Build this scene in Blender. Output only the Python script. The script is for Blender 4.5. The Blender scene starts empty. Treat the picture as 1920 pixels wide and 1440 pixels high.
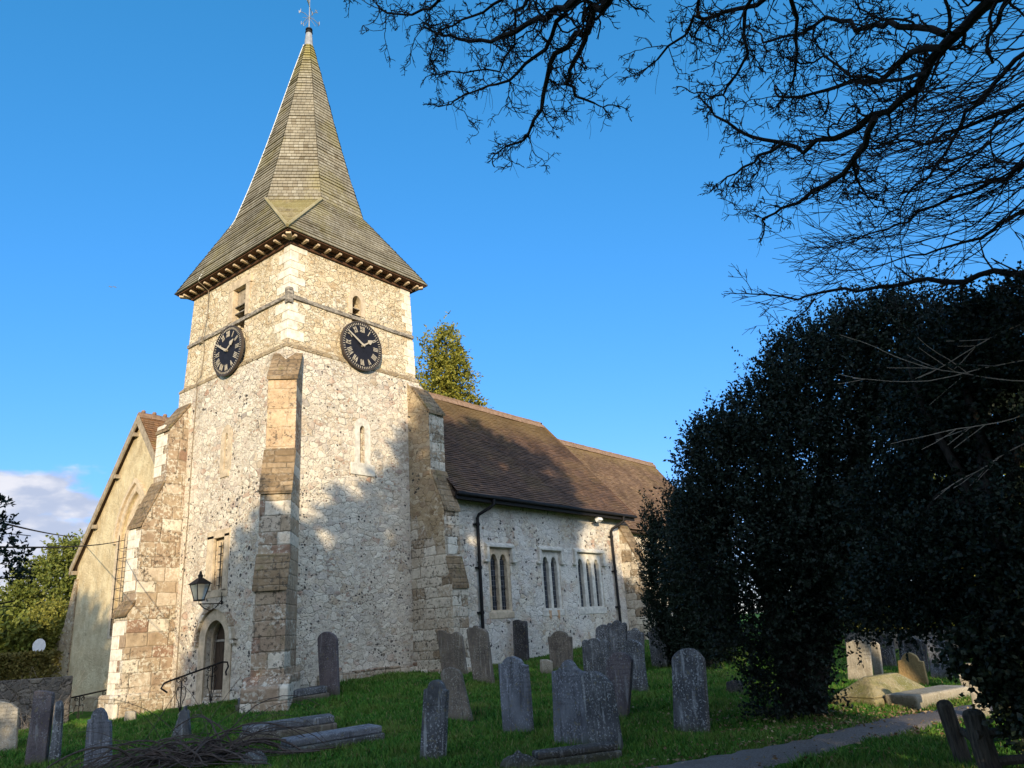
import bpy, math, random
import numpy as np
from mathutils import Vector, Matrix
random.seed(7)
RNG = np.random.default_rng(11)
R = math.radians
S = bpy.context.scene
COL = S.collection

# ------------------------------------------------------------------ camera
# the camera's eye is the origin; x runs east along the nave, y north, z up
cam = bpy.data.cameras.new("camera")
cam.sensor_width = 36.0
cam.lens = 36.0 * 1403.64 / 1920
cam.clip_end = 3000
cam.clip_start = 0.05
camo = bpy.data.objects.new("camera", cam)
COL.objects.link(camo)
_r = (0.6273505, -0.77604133, -0.06473957)
_u = (-0.20294915, -0.24319108, 0.94850922)
_f = (0.75182644, 0.58190889, 0.31006298)
camo.matrix_world = Matrix(((_r[0], _u[0], -_f[0], 0), (_r[1], _u[1], -_f[1], 0), (_r[2], _u[2], -_f[2], 0), (0, 0, 0, 1)))
S.camera = camo
S.view_settings.view_transform = 'Standard'
S.view_settings.look = 'None'
S.view_settings.gamma = 1
S.view_settings.exposure = 0.55

# ------------------------------------------------------------------ sun and sky
SUN_AZ = 223.0      # compass azimuth (north = +y, east = +x)
SUN_EL = 12.5
sun_dir = Vector((math.sin(R(SUN_AZ)) * math.cos(R(SUN_EL)), math.cos(R(SUN_AZ)) * math.cos(R(SUN_EL)), math.sin(R(SUN_EL))))
sl = bpy.data.lights.new("sun", 'SUN')
sl.energy = 4.3
sl.angle = R(0.53)
sl.color = (1.0, 0.83, 0.58)
so = bpy.data.objects.new("sun", sl)
COL.objects.link(so)
so.rotation_euler = sun_dir.to_track_quat('Z', 'Y').to_euler()

W = bpy.data.worlds.new("World")
S.world = W
W.use_nodes = True
nt = W.node_tree
nt.nodes.clear()
def wn(t, **k):
    n = nt.nodes.new(t)
    for a, b in k.items(): setattr(n, a, b)
    return n
def wmath(op, a, b=None, c=None):
    n = wn('ShaderNodeMath', operation=op)
    for i, v in enumerate((a, b, c)):
        if v is None: continue
        if isinstance(v, (int, float)): n.inputs[i].default_value = v
        else: nt.links.new(v, n.inputs[i])
    return n.outputs[0]
sky = wn('ShaderNodeTexSky', sky_type='NISHITA')
sky.sun_disc = False
sky.sun_elevation = R(SUN_EL)
sky.sun_rotation = R(SUN_AZ)
sky.air_density = 1.0
sky.dust_density = 0.1
sky.ozone_density = 2.2
hs = wn('ShaderNodeHueSaturation')
hs.inputs['Saturation'].default_value = 1.22
hs.inputs['Value'].default_value = 1.0
nt.links.new(sky.outputs[0], hs.inputs['Color'])
tc = wn('ShaderNodeTexCoord')
sx = wn('ShaderNodeSeparateXYZ')
nt.links.new(tc.outputs['Generated'], sx.inputs[0])
az = wmath('ARCTAN2', sx.outputs[1], sx.outputs[0])
el = wmath('ARCSINE', sx.outputs[2])
cv = wn('ShaderNodeCombineXYZ')
nt.links.new(wmath('MULTIPLY', az, 7.0), cv.inputs[0])
nt.links.new(wmath('MULTIPLY', el, 15.0), cv.inputs[1])
cn = wn('ShaderNodeTexNoise')
cn.inputs['Scale'].default_value = 1.15
cn.inputs['Detail'].default_value = 7
cn.inputs['Roughness'].default_value = 0.52
nt.links.new(cv.outputs[0], cn.inputs['Vector'])
def wrange(v, a, b, c=0.0, d=1.0):
    n = wn('ShaderNodeMapRange', interpolation_type='SMOOTHSTEP')
    nt.links.new(v, n.inputs[0])
    for i, q in enumerate((a, b, c, d)): n.inputs[i + 1].default_value = q
    return n.outputs[0]
elv = wrange(el, R(9.0), R(14.0), 0.36, -0.20)
azm = wrange(az, R(61), R(69), -0.35, 0.0)
cm = wmath('ADD', wmath('ADD', cn.outputs[0], elv), azm)
mask = wrange(cm, 0.56, 0.70)
mx = wn('ShaderNodeMix', data_type='RGBA')
nt.links.new(wmath('MULTIPLY', mask, 0.88), mx.inputs[0])
# the camera's own colour response to the sky, channel by channel
sc_ = wn('ShaderNodeSeparateColor')
nt.links.new(hs.outputs[0], sc_.inputs[0])
cc_ = wn('ShaderNodeCombineColor')
for i, (ga, am) in enumerate(((0.90, 0.603), (0.592, 1.32), (0.75, 1.75))):
    nt.links.new(wmath('MULTIPLY', wmath('POWER', sc_.outputs[i], ga), am), cc_.inputs[i])
# cumulus low in the north-east, bright layer added in the unseen sunward sky to lift the shade
nt.links.new(cc_.outputs[0], mx.inputs[6])
cn2 = wn('ShaderNodeTexNoise')
cn2.inputs['Scale'].default_value = 3.2
cn2.inputs['Detail'].default_value = 8
nt.links.new(cv.outputs[0], cn2.inputs['Vector'])
ccol = wn('ShaderNodeMix', data_type='RGBA')
nt.links.new(wrange(wmath('ADD', cn2.outputs[0], wmath('MULTIPLY', cn.outputs[0], 0.5)), 0.62, 0.92), ccol.inputs[0])
ccol.inputs[6].default_value = (2.5, 2.65, 3.15, 1)
ccol.inputs[7].default_value = (4.3, 4.1, 4.05, 1)
nt.links.new(ccol.outputs[2], mx.inputs[7])
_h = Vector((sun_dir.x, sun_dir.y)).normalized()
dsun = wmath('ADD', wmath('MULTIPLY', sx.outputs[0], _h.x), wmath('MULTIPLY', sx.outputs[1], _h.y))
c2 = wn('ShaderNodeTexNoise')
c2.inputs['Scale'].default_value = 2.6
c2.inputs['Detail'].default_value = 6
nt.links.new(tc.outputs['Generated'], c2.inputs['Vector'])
fill_veil = wmath('MULTIPLY', wrange(dsun, -0.05, 0.55), wrange(c2.outputs[0], 0.30, 0.62))
fill_veil = wmath('MULTIPLY', fill_veil, wrange(el, 0.0, 0.25))
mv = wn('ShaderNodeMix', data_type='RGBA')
nt.links.new(fill_veil, mv.inputs[0])
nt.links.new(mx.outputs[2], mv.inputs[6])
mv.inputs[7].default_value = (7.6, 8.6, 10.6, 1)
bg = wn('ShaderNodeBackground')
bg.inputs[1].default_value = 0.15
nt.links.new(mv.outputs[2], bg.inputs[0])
wo = wn('ShaderNodeOutputWorld')
nt.links.new(bg.outputs[0], wo.inputs[0])

# ------------------------------------------------------------------ node helper
class NG:
    def __init__(s, name):
        s.m = bpy.data.materials.new(name)
        s.m.use_nodes = True
        s.t = s.m.node_tree
        s.b = s.t.nodes['Principled BSDF']
        s.b.inputs['Roughness'].default_value = 0.9
        s.b.inputs['Specular IOR Level'].default_value = 0.2
        s.tc = None
    def n(s, typ, **k):
        q = s.t.nodes.new(typ)
        for a, b in k.items(): setattr(q, a, b)
        return q
    def put(s, inp, v):
        if isinstance(v, (int, float)): inp.default_value = v
        elif isinstance(v, tuple):
            inp.default_value = v if len(v) == len(inp.default_value) else tuple(v) + (1,)
        else: s.t.links.new(v, inp)
    def coord(s, kind='Object'):
        if s.tc is None: s.tc = s.n('ShaderNodeTexCoord')
        return s.tc.outputs[kind]
    def mp(s, v, scale=(1, 1, 1), loc=(0, 0, 0)):
        q = s.n('ShaderNodeMapping')
        s.put(q.inputs['Vector'], v)
        q.inputs['Scale'].default_value = scale
        q.inputs['Location'].default_value = loc
        return q.outputs[0]
    def m_(s, op, a, b=None, c=None):
        q = s.n('ShaderNodeMath', operation=op)
        for i, v in enumerate((a, b, c)):
            if v is not None: s.put(q.inputs[i], v)
        return q.outputs[0]
    def vm(s, op, a, b=None):
        q = s.n('ShaderNodeVectorMath', operation=op)
        for i, v in enumerate((a, b)):
            if v is not None: s.put(q.inputs[i], v)
        return q.outputs[0]
    def noise(s, v, scale, detail=4, rough=0.55, color=False):
        q = s.n('ShaderNodeTexNoise')
        s.put(q.inputs['Vector'], v)
        q.inputs['Scale'].default_value = scale
        q.inputs['Detail'].default_value = detail
        q.inputs['Roughness'].default_value = rough
        return q.outputs[1] if color else q.outputs[0]
    def voro(s, v, scale, feature='F1', rnd=1.0):
        q = s.n('ShaderNodeTexVoronoi', feature=feature)
        s.put(q.inputs['Vector'], v)
        q.inputs['Scale'].default_value = scale
        q.inputs['Randomness'].default_value = rnd
        return q
    def rng(s, v, a, b, c=0.0, d=1.0, smooth=True):
        q = s.n('ShaderNodeMapRange')
        if smooth: q.interpolation_type = 'SMOOTHSTEP'
        s.put(q.inputs[0], v)
        for i, w in enumerate((a, b, c, d)): q.inputs[i + 1].default_value = w
        return q.outputs[0]
    def ramp(s, v, stops, const=False):
        q = s.n('ShaderNodeValToRGB')
        if const: q.color_ramp.interpolation = 'CONSTANT'
        e = q.color_ramp.elements
        while len(e) < len(stops): e.new(0.5)
        for i, (p, c) in enumerate(stops):
            e[i].position = p
            e[i].color = tuple(c) + (1,)
        s.put(q.inputs[0], v)
        return q.outputs[0]
    def mix(s, f, a, b, mode='MIX'):
        q = s.n('ShaderNodeMix', data_type='RGBA', blend_type=mode)
        s.put(q.inputs[0], f)
        s.put(q.inputs[6], a)
        s.put(q.inputs[7], b)
        return q.outputs[2]
    def sep(s, v):
        q = s.n('ShaderNodeSeparateXYZ')
        s.put(q.inputs[0], v)
        return q.outputs
    def comb(s, x, y, z=0.0):
        q = s.n('ShaderNodeCombineXYZ')
        for i, v in enumerate((x, y, z)): s.put(q.inputs[i], v)
        return q.outputs[0]
    def white(s, v):
        q = s.n('ShaderNodeTexWhiteNoise', noise_dimensions='3D')
        s.put(q.inputs['Vector'], v)
        return q.outputs[0]
    def bump(s, h, strength=0.5, dist=0.03):
        q = s.n('ShaderNodeBump')
        q.inputs['Strength'].default_value = strength
        q.inputs['Distance'].default_value = dist
        s.put(q.inputs['Height'], h)
        s.t.links.new(q.outputs[0], s.b.inputs['Normal'])
    def done(s, color=None, rough=None, spec=None):
        if color is not None: s.put(s.b.inputs['Base Color'], color)
        if rough is not None: s.put(s.b.inputs['Roughness'], rough)
        if spec is not None: s.b.inputs['Specular IOR Level'].default_value = spec
        return s.m

def mat_rubble(name, big, small, ramp, mortar, flint, wash, wash_amt, brown=0.10, bumpd=0.05, dirt=0.25, lowdark=False):
    g = NG(name)
    p = g.coord()
    pd = g.vm('ADD', p, g.vm('SCALE', g.vm('SUBTRACT', g.noise(p, 5.0, 3, color=True), (0.5, 0.5, 0.5))))
    sc = g.t.nodes[-1]
    for q in g.t.nodes:
        if q.bl_idname == 'ShaderNodeVectorMath' and q.operation == 'SCALE': q.inputs['Scale'].default_value = 0.16
    v = g.mp(pd, (1, 1, 1.55))
    vb = g.voro(v, big)
    eb = g.voro(v, big, 'DISTANCE_TO_EDGE')
    vs = g.voro(v, small)
    es = g.voro(v, small, 'DISTANCE_TO_EDGE')
    sel = g.rng(g.noise(p, 1.3, 3), 0.44, 0.56)
    rb = g.sep(vb.outputs['Color'])
    rs = g.sep(vs.outputs['Color'])
    cb = g.ramp(rb[0], ramp)
    cs = g.ramp(rs[0], ramp)
    big_pick = g.m_('GREATER_THAN', rb[1], 0.74)
    selb = g.m_('MAXIMUM', g.m_('MULTIPLY', sel, 0.9), big_pick)
    col = g.mix(selb, cs, cb)
    edge = g.m_('ADD', g.m_('MULTIPLY', g.m_('SUBTRACT', 1.0, selb), g.m_('MULTIPLY', es.outputs[0], small / big)), g.m_('MULTIPLY', selb, eb.outputs[0]))
    n1 = g.noise(p, 14, 5, 0.65)
    mort = g.rng(g.m_('ADD', edge, g.m_('MULTIPLY', g.m_('SUBTRACT', n1, 0.5), 0.16)), 0.015, 0.085, 1.0, 0.0)
    col = g.mix(g.m_('MULTIPLY', mort, 0.8), col, mortar)
    # limewash lying over the stones in worn patches
    w = g.m_('MULTIPLY', g.rng(g.m_('ADD', g.noise(p, 0.9, 5, 0.62), g.m_('MULTIPLY', g.noise(p, 9, 3), 0.22)), 0.50, 0.68), wash_amt)
    col = g.mix(w, col, wash)
    # shadow along the stone joints, painted dark in broken stretches
    joint_shade = g.m_('MULTIPLY', g.rng(edge, 0.0, 0.05, 1.0, 0.0), g.rng(g.noise(p, 4.5, 4, 0.6), 0.43, 0.58))
    low = g.rng(g.m_('ADD', g.sep(p)[2], g.m_('MULTIPLY', g.noise(p, 0.9, 3), 2.0)), 4.6, 7.0, 1.0, 0.0) if lowdark else 0.0
    col = g.mix(g.m_('MULTIPLY', joint_shade, 0.85), col, (0.085, 0.07, 0.05))
    # knapped flints
    vf = g.voro(g.mp(pd, (1, 1, 1.2)), 9.5)
    rf = g.sep(vf.outputs['Color'])
    fl = g.m_('MULTIPLY', g.m_('LESS_THAN', rf[0], g.m_('MULTIPLY', g.rng(g.noise(p, 0.75, 5, 0.7), 0.42, 0.60), g.m_('MULTIPLY_ADD', low, 0.55, flint))), g.m_('LESS_THAN', vf.outputs['Distance'], g.m_('MULTIPLY_ADD', g.m_('MULTIPLY', rf[1], rf[1]), 0.40, 0.16)))
    fl = g.m_('MULTIPLY', fl, g.m_('SUBTRACT', 1.0, g.m_('MULTIPLY', big_pick, 0.85)))
    col = g.mix(g.m_('MULTIPLY', fl, 0.93), col, g.ramp(rf[2], [(0.0, (0.022, 0.022, 0.027)), (0.55, (0.06, 0.057, 0.056)), (0.8, (0.15, 0.125, 0.10)), (1.0, (0.28, 0.20, 0.13))]))
    # pits
    vp = g.voro(pd, 21)
    pit = g.m_('MULTIPLY', g.rng(vp.outputs['Distance'], 0.12, 0.34, 1.0, 0.0), g.rng(g.sep(vp.outputs['Color'])[0], 0.45, 0.55))
    pit = g.m_('MULTIPLY', pit, g.rng(g.m_('ADD', g.noise(p, 2.4, 3), g.m_('MULTIPLY', low, 0.12)), 0.36, 0.55))
    col = g.mix(g.m_('MULTIPLY', pit, 0.9), col, (0.13, 0.10, 0.07))
    # weather staining
    dn = g.rng(g.noise(g.mp(p, (1, 1, 0.35)), 1.1, 5, 0.6), 0.5, 0.78)
    col = g.mix(g.m_('MULTIPLY', dn, dirt), col, (0.17, 0.125, 0.075))
    col = g.mix(1.0, col, g.ramp(g.noise(p, 40, 4, 0.7), [(0.25, (0.78, 0.78, 0.78)), (0.7, (1.08, 1.08, 1.08))]), 'MULTIPLY')
    h = g.m_('ADD', g.m_('MULTIPLY', g.rng(edge, 0.0, 0.14), 0.42), g.m_('MULTIPLY', n1, 0.7))
    h = g.m_('SUBTRACT', h, g.m_('MULTIPLY', pit, 0.5))
    h = g.m_('ADD', h, g.m_('MULTIPLY', g.noise(p, 55, 4, 0.7), 0.25))
    g.bump(h, 0.8, bumpd)
    return g.done(col, 0.95, 0.15)

def mat_ashlar(name, ramp, bw=0.5, bh=0.29, mortar=(0.25, 0.2, 0.14), lichen=0.5, moss=0.15, joint=0.012, warp=0.07, dark=0.75):
    g = NG(name)
    p = g.coord()
    x, y, z = g.sep(p)
    nz = g.noise(p, 0.8, 2)
    u = g.m_('ADD', g.m_('SUBTRACT', x, g.m_('MULTIPLY', y, 0.8)), g.m_('MULTIPLY', g.noise(p, 5, 3), warp))
    v = g.m_('ADD', g.m_('ADD', z, g.m_('MULTIPLY', g.noise(g.mp(p, (0.02, 0.02, 1)), 2.2, 1), 0.25)), g.m_('MULTIPLY', g.noise(g.mp(p, loc=(3, 3, 3)), 4, 3), warp))
    vr = g.m_('DIVIDE', v, bh)
    row = g.m_('FLOOR', vr)
    off = g.white(g.comb(row, 3.3, 1.7))
    uu = g.m_('ADD', g.m_('DIVIDE', u, bw), g.m_('MULTIPLY', off, 5.0))
    cl = g.m_('FLOOR', uu)
    rnd = g.white(g.comb(cl, row, 0.5))
    fu = g.m_('FRACT', uu)
    fv = g.m_('FRACT', vr)
    du = g.m_('MULTIPLY', g.m_('MINIMUM', fu, g.m_('SUBTRACT', 1.0, fu)), bw)
    dv = g.m_('MULTIPLY', g.m_('MINIMUM', fv, g.m_('SUBTRACT', 1.0, fv)), bh)
    e = g.m_('MINIMUM', du, dv)
    col = g.ramp(rnd, ramp, True)
    col = g.mix(1.0, col, g.ramp(g.noise(p, 6, 6, 0.7), [(0.25, (0.62, 0.6, 0.58)), (0.75, (1.2, 1.2, 1.2))]), 'MULTIPLY')
    jm = g.rng(e, joint * 0.5, joint * 1.7, 1.0, 0.0)
    col = g.mix(g.m_('MULTIPLY', g.m_('MULTIPLY', jm, 0.8), g.rng(g.noise(p, 5, 3), 0.35, 0.6)), col, mortar)
    pat = g.rng(g.noise(p, 1.6, 3), 0.38, 0.56)
    lic = g.m_('MULTIPLY', g.rng(g.noise(p, 13, 5, 0.65), 0.50, 0.58), pat)
    col = g.mix(g.m_('MULTIPLY', lic, lichen), col, (0.62, 0.58, 0.47))
    drk = g.m_('MULTIPLY', g.rng(g.noise(g.mp(p, loc=(9, 4, 2)), 12, 6, 0.7), 0.52, 0.60), g.rng(g.noise(g.mp(p, loc=(3, 7, 1)), 1.3, 3), 0.42, 0.58))
    col = g.mix(g.m_('MULTIPLY', drk, dark), col, (0.05, 0.043, 0.035))
    mo = g.m_('MULTIPLY', g.rng(g.noise(g.mp(p, loc=(1, 2, 8)), 2.2, 5, 0.6), 0.56, 0.7), moss)
    col = g.mix(mo, col, (0.13, 0.12, 0.03))
    h = g.m_('ADD', g.rng(e, 0.0, 0.03), g.m_('MULTIPLY', g.noise(p, 22, 6, 0.7), 0.8))
    g.bump(h, 0.7, 0.025)
    return g.done(col, 0.95, 0.12)

def mat_plain(name, c, var=0.3, scale=8.0, rough=0.9, bump=0.3, spec=0.2, metal=0.0, bd=0.01, stretch=(1, 1, 1), c2=None):
    g = NG(name)
    p = g.mp(g.coord(), stretch)
    nz = g.noise(p, scale, 6, 0.65)
    c2 = c2 or tuple(k * (1 - var) for k in c)
    col = g.mix(g.rng(nz, 0.3, 0.7), tuple(c2), tuple(k * (1 + var * 0.4) for k in c))
    g.b.inputs['Metallic'].default_value = metal
    if bump: g.bump(g.m_('ADD', nz, g.m_('MULTIPLY', g.noise(p, scale * 6, 3), 0.3)), bump, bd)
    return g.done(col, rough, spec)

STONE = [(0.0, (0.68, 0.60, 0.46)), (0.22, (0.78, 0.71, 0.57)), (0.40, (0.58, 0.47, 0.33)), (0.54, (0.74, 0.67, 0.54)), (0.68, (0.48, 0.37, 0.25)), (0.78, (0.70, 0.62, 0.50)), (0.87, (0.38, 0.33, 0.28)), (0.93, (0.48, 0.30, 0.20)), (1.0, (0.60, 0.53, 0.43))]
STONE_UP = [(0.0, (0.64, 0.52, 0.33)), (0.3, (0.76, 0.65, 0.45)), (0.5, (0.54, 0.40, 0.23)), (0.7, (0.80, 0.72, 0.55)), (0.85, (0.48, 0.34, 0.19)), (1.0, (0.70, 0.58, 0.39))]
M = {}
M['rubble'] = mat_rubble('limewashed rubble', 4.6, 12.5, STONE, (0.60, 0.51, 0.39), 0.32, (0.78, 0.70, 0.565), 0.42, dirt=0.40, lowdark=True)
M['rubble_up'] = mat_rubble('buff rubble', 4.2, 8.5, STONE_UP, (0.52, 0.39, 0.23), 0.02, (0.74, 0.64, 0.45), 0.25, bumpd=0.06, dirt=0.2)
M['rubble_nave'] = mat_rubble('nave rubble', 4.4, 11.0, STONE, (0.60, 0.55, 0.46), 0.34, (0.76, 0.72, 0.64), 0.66, dirt=0.34, lowdark=False)
M['rubble_dark'] = mat_rubble('weathered rubble', 4.5, 10.0, [(0, (0.34, 0.25, 0.14)), (0.35, (0.46, 0.36, 0.22)), (0.6, (0.25, 0.17, 0.10)), (0.8, (0.58, 0.50, 0.36)), (1, (0.40, 0.31, 0.19))], (0.33, 0.24, 0.14), 0.25, (0.48, 0.38, 0.24), 0.3, dirt=0.45)
M['ashlar'] = mat_ashlar('brown ashlar', [(0, (0.40, 0.31, 0.21)), (0.26, (0.34, 0.25, 0.17)), (0.46, (0.52, 0.43, 0.32)), (0.6, (0.37, 0.275, 0.185)), (0.80, (0.66, 0.59, 0.47)), (0.92, (0.29, 0.185, 0.125))], 0.56, 0.33, lichen=0.75, moss=0.22)
M['ashlar_pale'] = mat_ashlar('mixed squared stone', [(0, (0.50, 0.42, 0.31)), (0.25, (0.62, 0.55, 0.43)), (0.45, (0.33, 0.25, 0.165)), (0.62, (0.55, 0.47, 0.36)), (0.78, (0.25, 0.19, 0.125)), (0.9, (0.70, 0.64, 0.52))], 0.38, 0.27, lichen=0.6, moss=0.15, warp=0.14, dark=0.85)
M['ashlar_buff'] = mat_ashlar('buff harled stone', [(0, (0.50, 0.36, 0.22)), (0.4, (0.47, 0.33, 0.20)), (0.7, (0.53, 0.39, 0.245))], 0.9, 0.5, (0.44, 0.32, 0.2), 0.2, 0.08, joint=0.006)
M['offset'] = mat_ashlar('mossy weathering slabs', [(0, (0.25, 0.175, 0.10)), (0.4, (0.20, 0.14, 0.08)), (0.7, (0.29, 0.21, 0.125))], 0.6, 0.16, (0.10, 0.075, 0.045), 0.12, 0.45)
M['quoin'] = mat_plain('white dressed stone', (0.74, 0.67, 0.54), 0.28, 7, 0.95, 0.5, 0.1)
M['dressed'] = mat_plain('buff dressed stone', (0.56, 0.45, 0.31), 0.32, 6, 0.95, 0.5, 0.1)
M['dressed_grey'] = mat_plain('pale dressed stone', (0.62, 0.58, 0.49), 0.3, 6, 0.95, 0.5, 0.1)
g = NG('cream render')
p = g.coord()
col = g.mix(g.rng(g.noise(p, 2.2, 6, 0.65), 0.33, 0.68), (0.52, 0.41, 0.24), (0.70, 0.59, 0.37))
col = g.mix(g.m_('MULTIPLY', g.rng(g.noise(g.mp(p, (1, 1, .3)), 3.0, 6, 0.7), 0.52, 0.72), 0.55), col, (0.33, 0.25, 0.15))
col = g.mix(g.m_('MULTIPLY', g.rng(g.noise(p, 22, 5, 0.7), 0.55, 0.7), 0.5), col, (0.40, 0.31, 0.18))
g.bump(g.m_('ADD', g.noise(p, 14, 7, 0.75), g.m_('MULTIPLY', g.noise(p, 3, 3), 1.2)), 0.9, 0.06)
M['cream'] = g.done(col, 0.95, 0.1)
M['void'] = mat_plain('dark interior', (0.02, 0.018, 0.015), 0.2, 5)
M['wood_dark'] = mat_plain('dark oak', (0.075, 0.05, 0.032), 0.5, 10, 0.85, 0.4, 0.2, stretch=(6, 6, 0.6))
M['wood_soffit'] = mat_plain('brown stained boards', (0.11, 0.055, 0.03), 0.4, 9, 0.8, 0.3)
M['wood_end'] = mat_plain('rafter end grain', (0.60, 0.46, 0.31), 0.3, 20, 0.9, 0.3)
M['timber'] = mat_plain('silvered timber', (0.33, 0.29, 0.23), 0.6, 7, 0.9, 0.6, c2=(0.07, 0.06, 0.05), stretch=(1, 1, 3))
M['board'] = mat_plain('weathered bargeboard', (0.34, 0.28, 0.20), 0.35, 8, 0.9, 0.4)
M['lead'] = mat_plain('lead', (0.30, 0.31, 0.32), 0.25, 5, 0.55, 0.1, 0.4)
M['iron'] = mat_plain('black iron', (0.014, 0.013, 0.013), 0.3, 20, 0.65, 0.2, 0.2)
M['cable'] = mat_plain('copper strip', (0.24, 0.19, 0.13), 0.3, 12, 0.7, 0.0)
M['white_cable'] = mat_plain('pale conductor', (0.62, 0.64, 0.62), 0.2, 12, 0.6, 0.0)
M['clock'] = mat_plain('clock black', (0.013, 0.013, 0.019), 0.3, 6, 0.65, 0.05, 0.2)
M['gilt'] = mat_plain('faded gilt', (0.46, 0.40, 0.30), 0.2, 20, 0.6, 0.1, 0.4)
M['copper'] = mat_plain('clock rim', (0.06, 0.045, 0.035), 0.3, 20, 0.6, 0.1, 0.4)
M['white_paint'] = mat_plain('white plastic', (0.75, 0.75, 0.74), 0.1, 12, 0.5, 0.0, 0.4)

def mat_glass(name, px=0.11, pz=0.15, lead=(0.10, 0.105, 0.11), gl=(0.012, 0.016, 0.022)):
    g = NG(name)
    p = g.coord()
    x, y, z = g.sep(p)
    u = g.m_('DIVIDE', g.m_('ADD', x, y), px)
    v = g.m_('DIVIDE', z, pz)
    fu = g.m_('FRACT', u); fv = g.m_('FRACT', v)
    d = g.m_('MINIMUM', g.m_('MINIMUM', fu, g.m_('SUBTRACT', 1.0, fu)), g.m_('MULTIPLY', g.m_('MINIMUM', fv, g.m_('SUBTRACT', 1.0, fv)), pz / px))
    e = g.m_('LESS_THAN', d, 0.07)
    r = g.white(g.comb(g.m_('FLOOR', u), g.m_('FLOOR', v), 1.0))
    col = g.mix(r, gl, tuple(k * 2.4 for k in gl))
    col = g.mix(e, col, lead)
    nb = g.n('ShaderNodeBump')
    nb.inputs['Strength'].default_value = 0.25
    nb.inputs['Distance'].default_value = 0.02
    g.put(nb.inputs['Height'], g.m_('ADD', g.m_('MULTIPLY', r, 0.6), g.noise(p, 4, 2)))
    g.t.links.new(nb.outputs[0], g.b.inputs['Normal'])
    return g.done(col, g.m_('MULTIPLY_ADD', e, 0.5, 0.12), 0.5)
M['glass'] = mat_glass('leaded glass')
M['glass_green'] = mat_glass('old leaded glass', 0.13, 0.18, (0.03, 0.035, 0.03), (0.02, 0.035, 0.03))
g = NG('clear lantern glass')
M['lantern_glass'] = g.done((0.55, 0.58, 0.55), 0.15, 0.5)
g.b.inputs['Transmission Weight'].default_value = 0.6

def mat_tiles(name, w, ramp, moss=(0.22, 0.17, 0.05), moss_amt=0.25, ridge_moss=None):
    # UV: u in metres along the course, v = number of the course
    g = NG(name)
    uv = g.sep(g.coord('UV'))
    p = g.coord()
    row = g.m_('FLOOR', uv[1])
    uu = g.m_('ADD', g.m_('DIVIDE', uv[0], w), g.m_('MULTIPLY', g.white(g.comb(row, 1.0, 5.0)), 7.0))
    r = g.white(g.comb(g.m_('FLOOR', uu), row, 2.0))
    col = g.ramp(r, ramp)
    f = g.m_('FRACT', uu)
    e = g.rng(g.m_('MINIMUM', f, g.m_('SUBTRACT', 1.0, f)), 0.01, 0.07, 1.0, 0.0)
    col = g.mix(g.m_('MULTIPLY', e, 0.55), col, (0.02, 0.017, 0.013))
    col = g.mix(1.0, col, g.ramp(g.noise(p, 1.2, 5, 0.6), [(0.3, (0.72, 0.72, 0.72)), (0.7, (1.2, 1.2, 1.2))]), 'MULTIPLY')
    mo = g.m_('MULTIPLY', g.rng(g.m_('ADD', g.noise(p, 0.7, 4), g.m_('MULTIPLY', g.noise(p, 14, 4), 0.35)), 0.66, 0.86), moss_amt)
    if ridge_moss:
        z = g.sep(p)[2]
        mo = g.m_('ADD', mo, g.m_('MULTIPLY', g.rng(g.m_('ADD', z, g.m_('MULTIPLY', g.noise(p, 3, 4), 1.2)), ridge_moss[0], ridge_moss[1]), 0.65))
    col = g.mix(mo, col, moss)
    g.bump(g.m_('ADD', g.m_('MULTIPLY', r, 0.8), g.m_('SUBTRACT', g.m_('MULTIPLY', g.noise(p, 30, 4), 0.5), e)), 0.5, 0.012)
    return g.done(col, 0.9, 0.2)
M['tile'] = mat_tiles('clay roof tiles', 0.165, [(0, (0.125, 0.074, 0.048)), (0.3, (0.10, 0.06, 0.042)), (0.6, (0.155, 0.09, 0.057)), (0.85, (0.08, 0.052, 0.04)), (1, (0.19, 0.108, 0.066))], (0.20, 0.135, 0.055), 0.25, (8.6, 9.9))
M['tile_light'] = mat_tiles('lighter roof tiles', 0.165, [(0, (0.20, 0.125, 0.075)), (0.3, (0.17, 0.105, 0.065)), (0.6, (0.235, 0.15, 0.09)), (0.85, (0.14, 0.085, 0.058)), (1, (0.27, 0.175, 0.10))], (0.27, 0.19, 0.08), 0.2, (8.75, 9.7))  # same tile pattern in a lighter, warmer tone
M['tile_old'] = mat_tiles('mossy roof tiles', 0.165, [(0, (0.30, 0.16, 0.08)), (0.5, (0.22, 0.13, 0.07)), (1, (0.36, 0.2, 0.1))], (0.30, 0.22, 0.07), 0.7)
M['shingle'] = mat_tiles('oak shingles', 0.15, [(0, (0.235, 0.205, 0.145)), (0.35, (0.275, 0.245, 0.18)), (0.6, (0.21, 0.178, 0.122)), (0.85, (0.315, 0.285, 0.215)), (1, (0.165, 0.135, 0.088))], (0.26, 0.22, 0.06), 0.4, (20.0, 22.2))
M['shingle_moss'] = mat_tiles('mossy shingles', 0.11, [(0, (0.27, 0.225, 0.13)), (0.5, (0.33, 0.28, 0.165)), (1, (0.19, 0.15, 0.085))], (0.25, 0.215, 0.085), 0.7)
M['ridge'] = mat_plain('ridge tile clay', (0.27, 0.175, 0.115), 0.35, 9, 0.9, 0.4)

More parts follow.
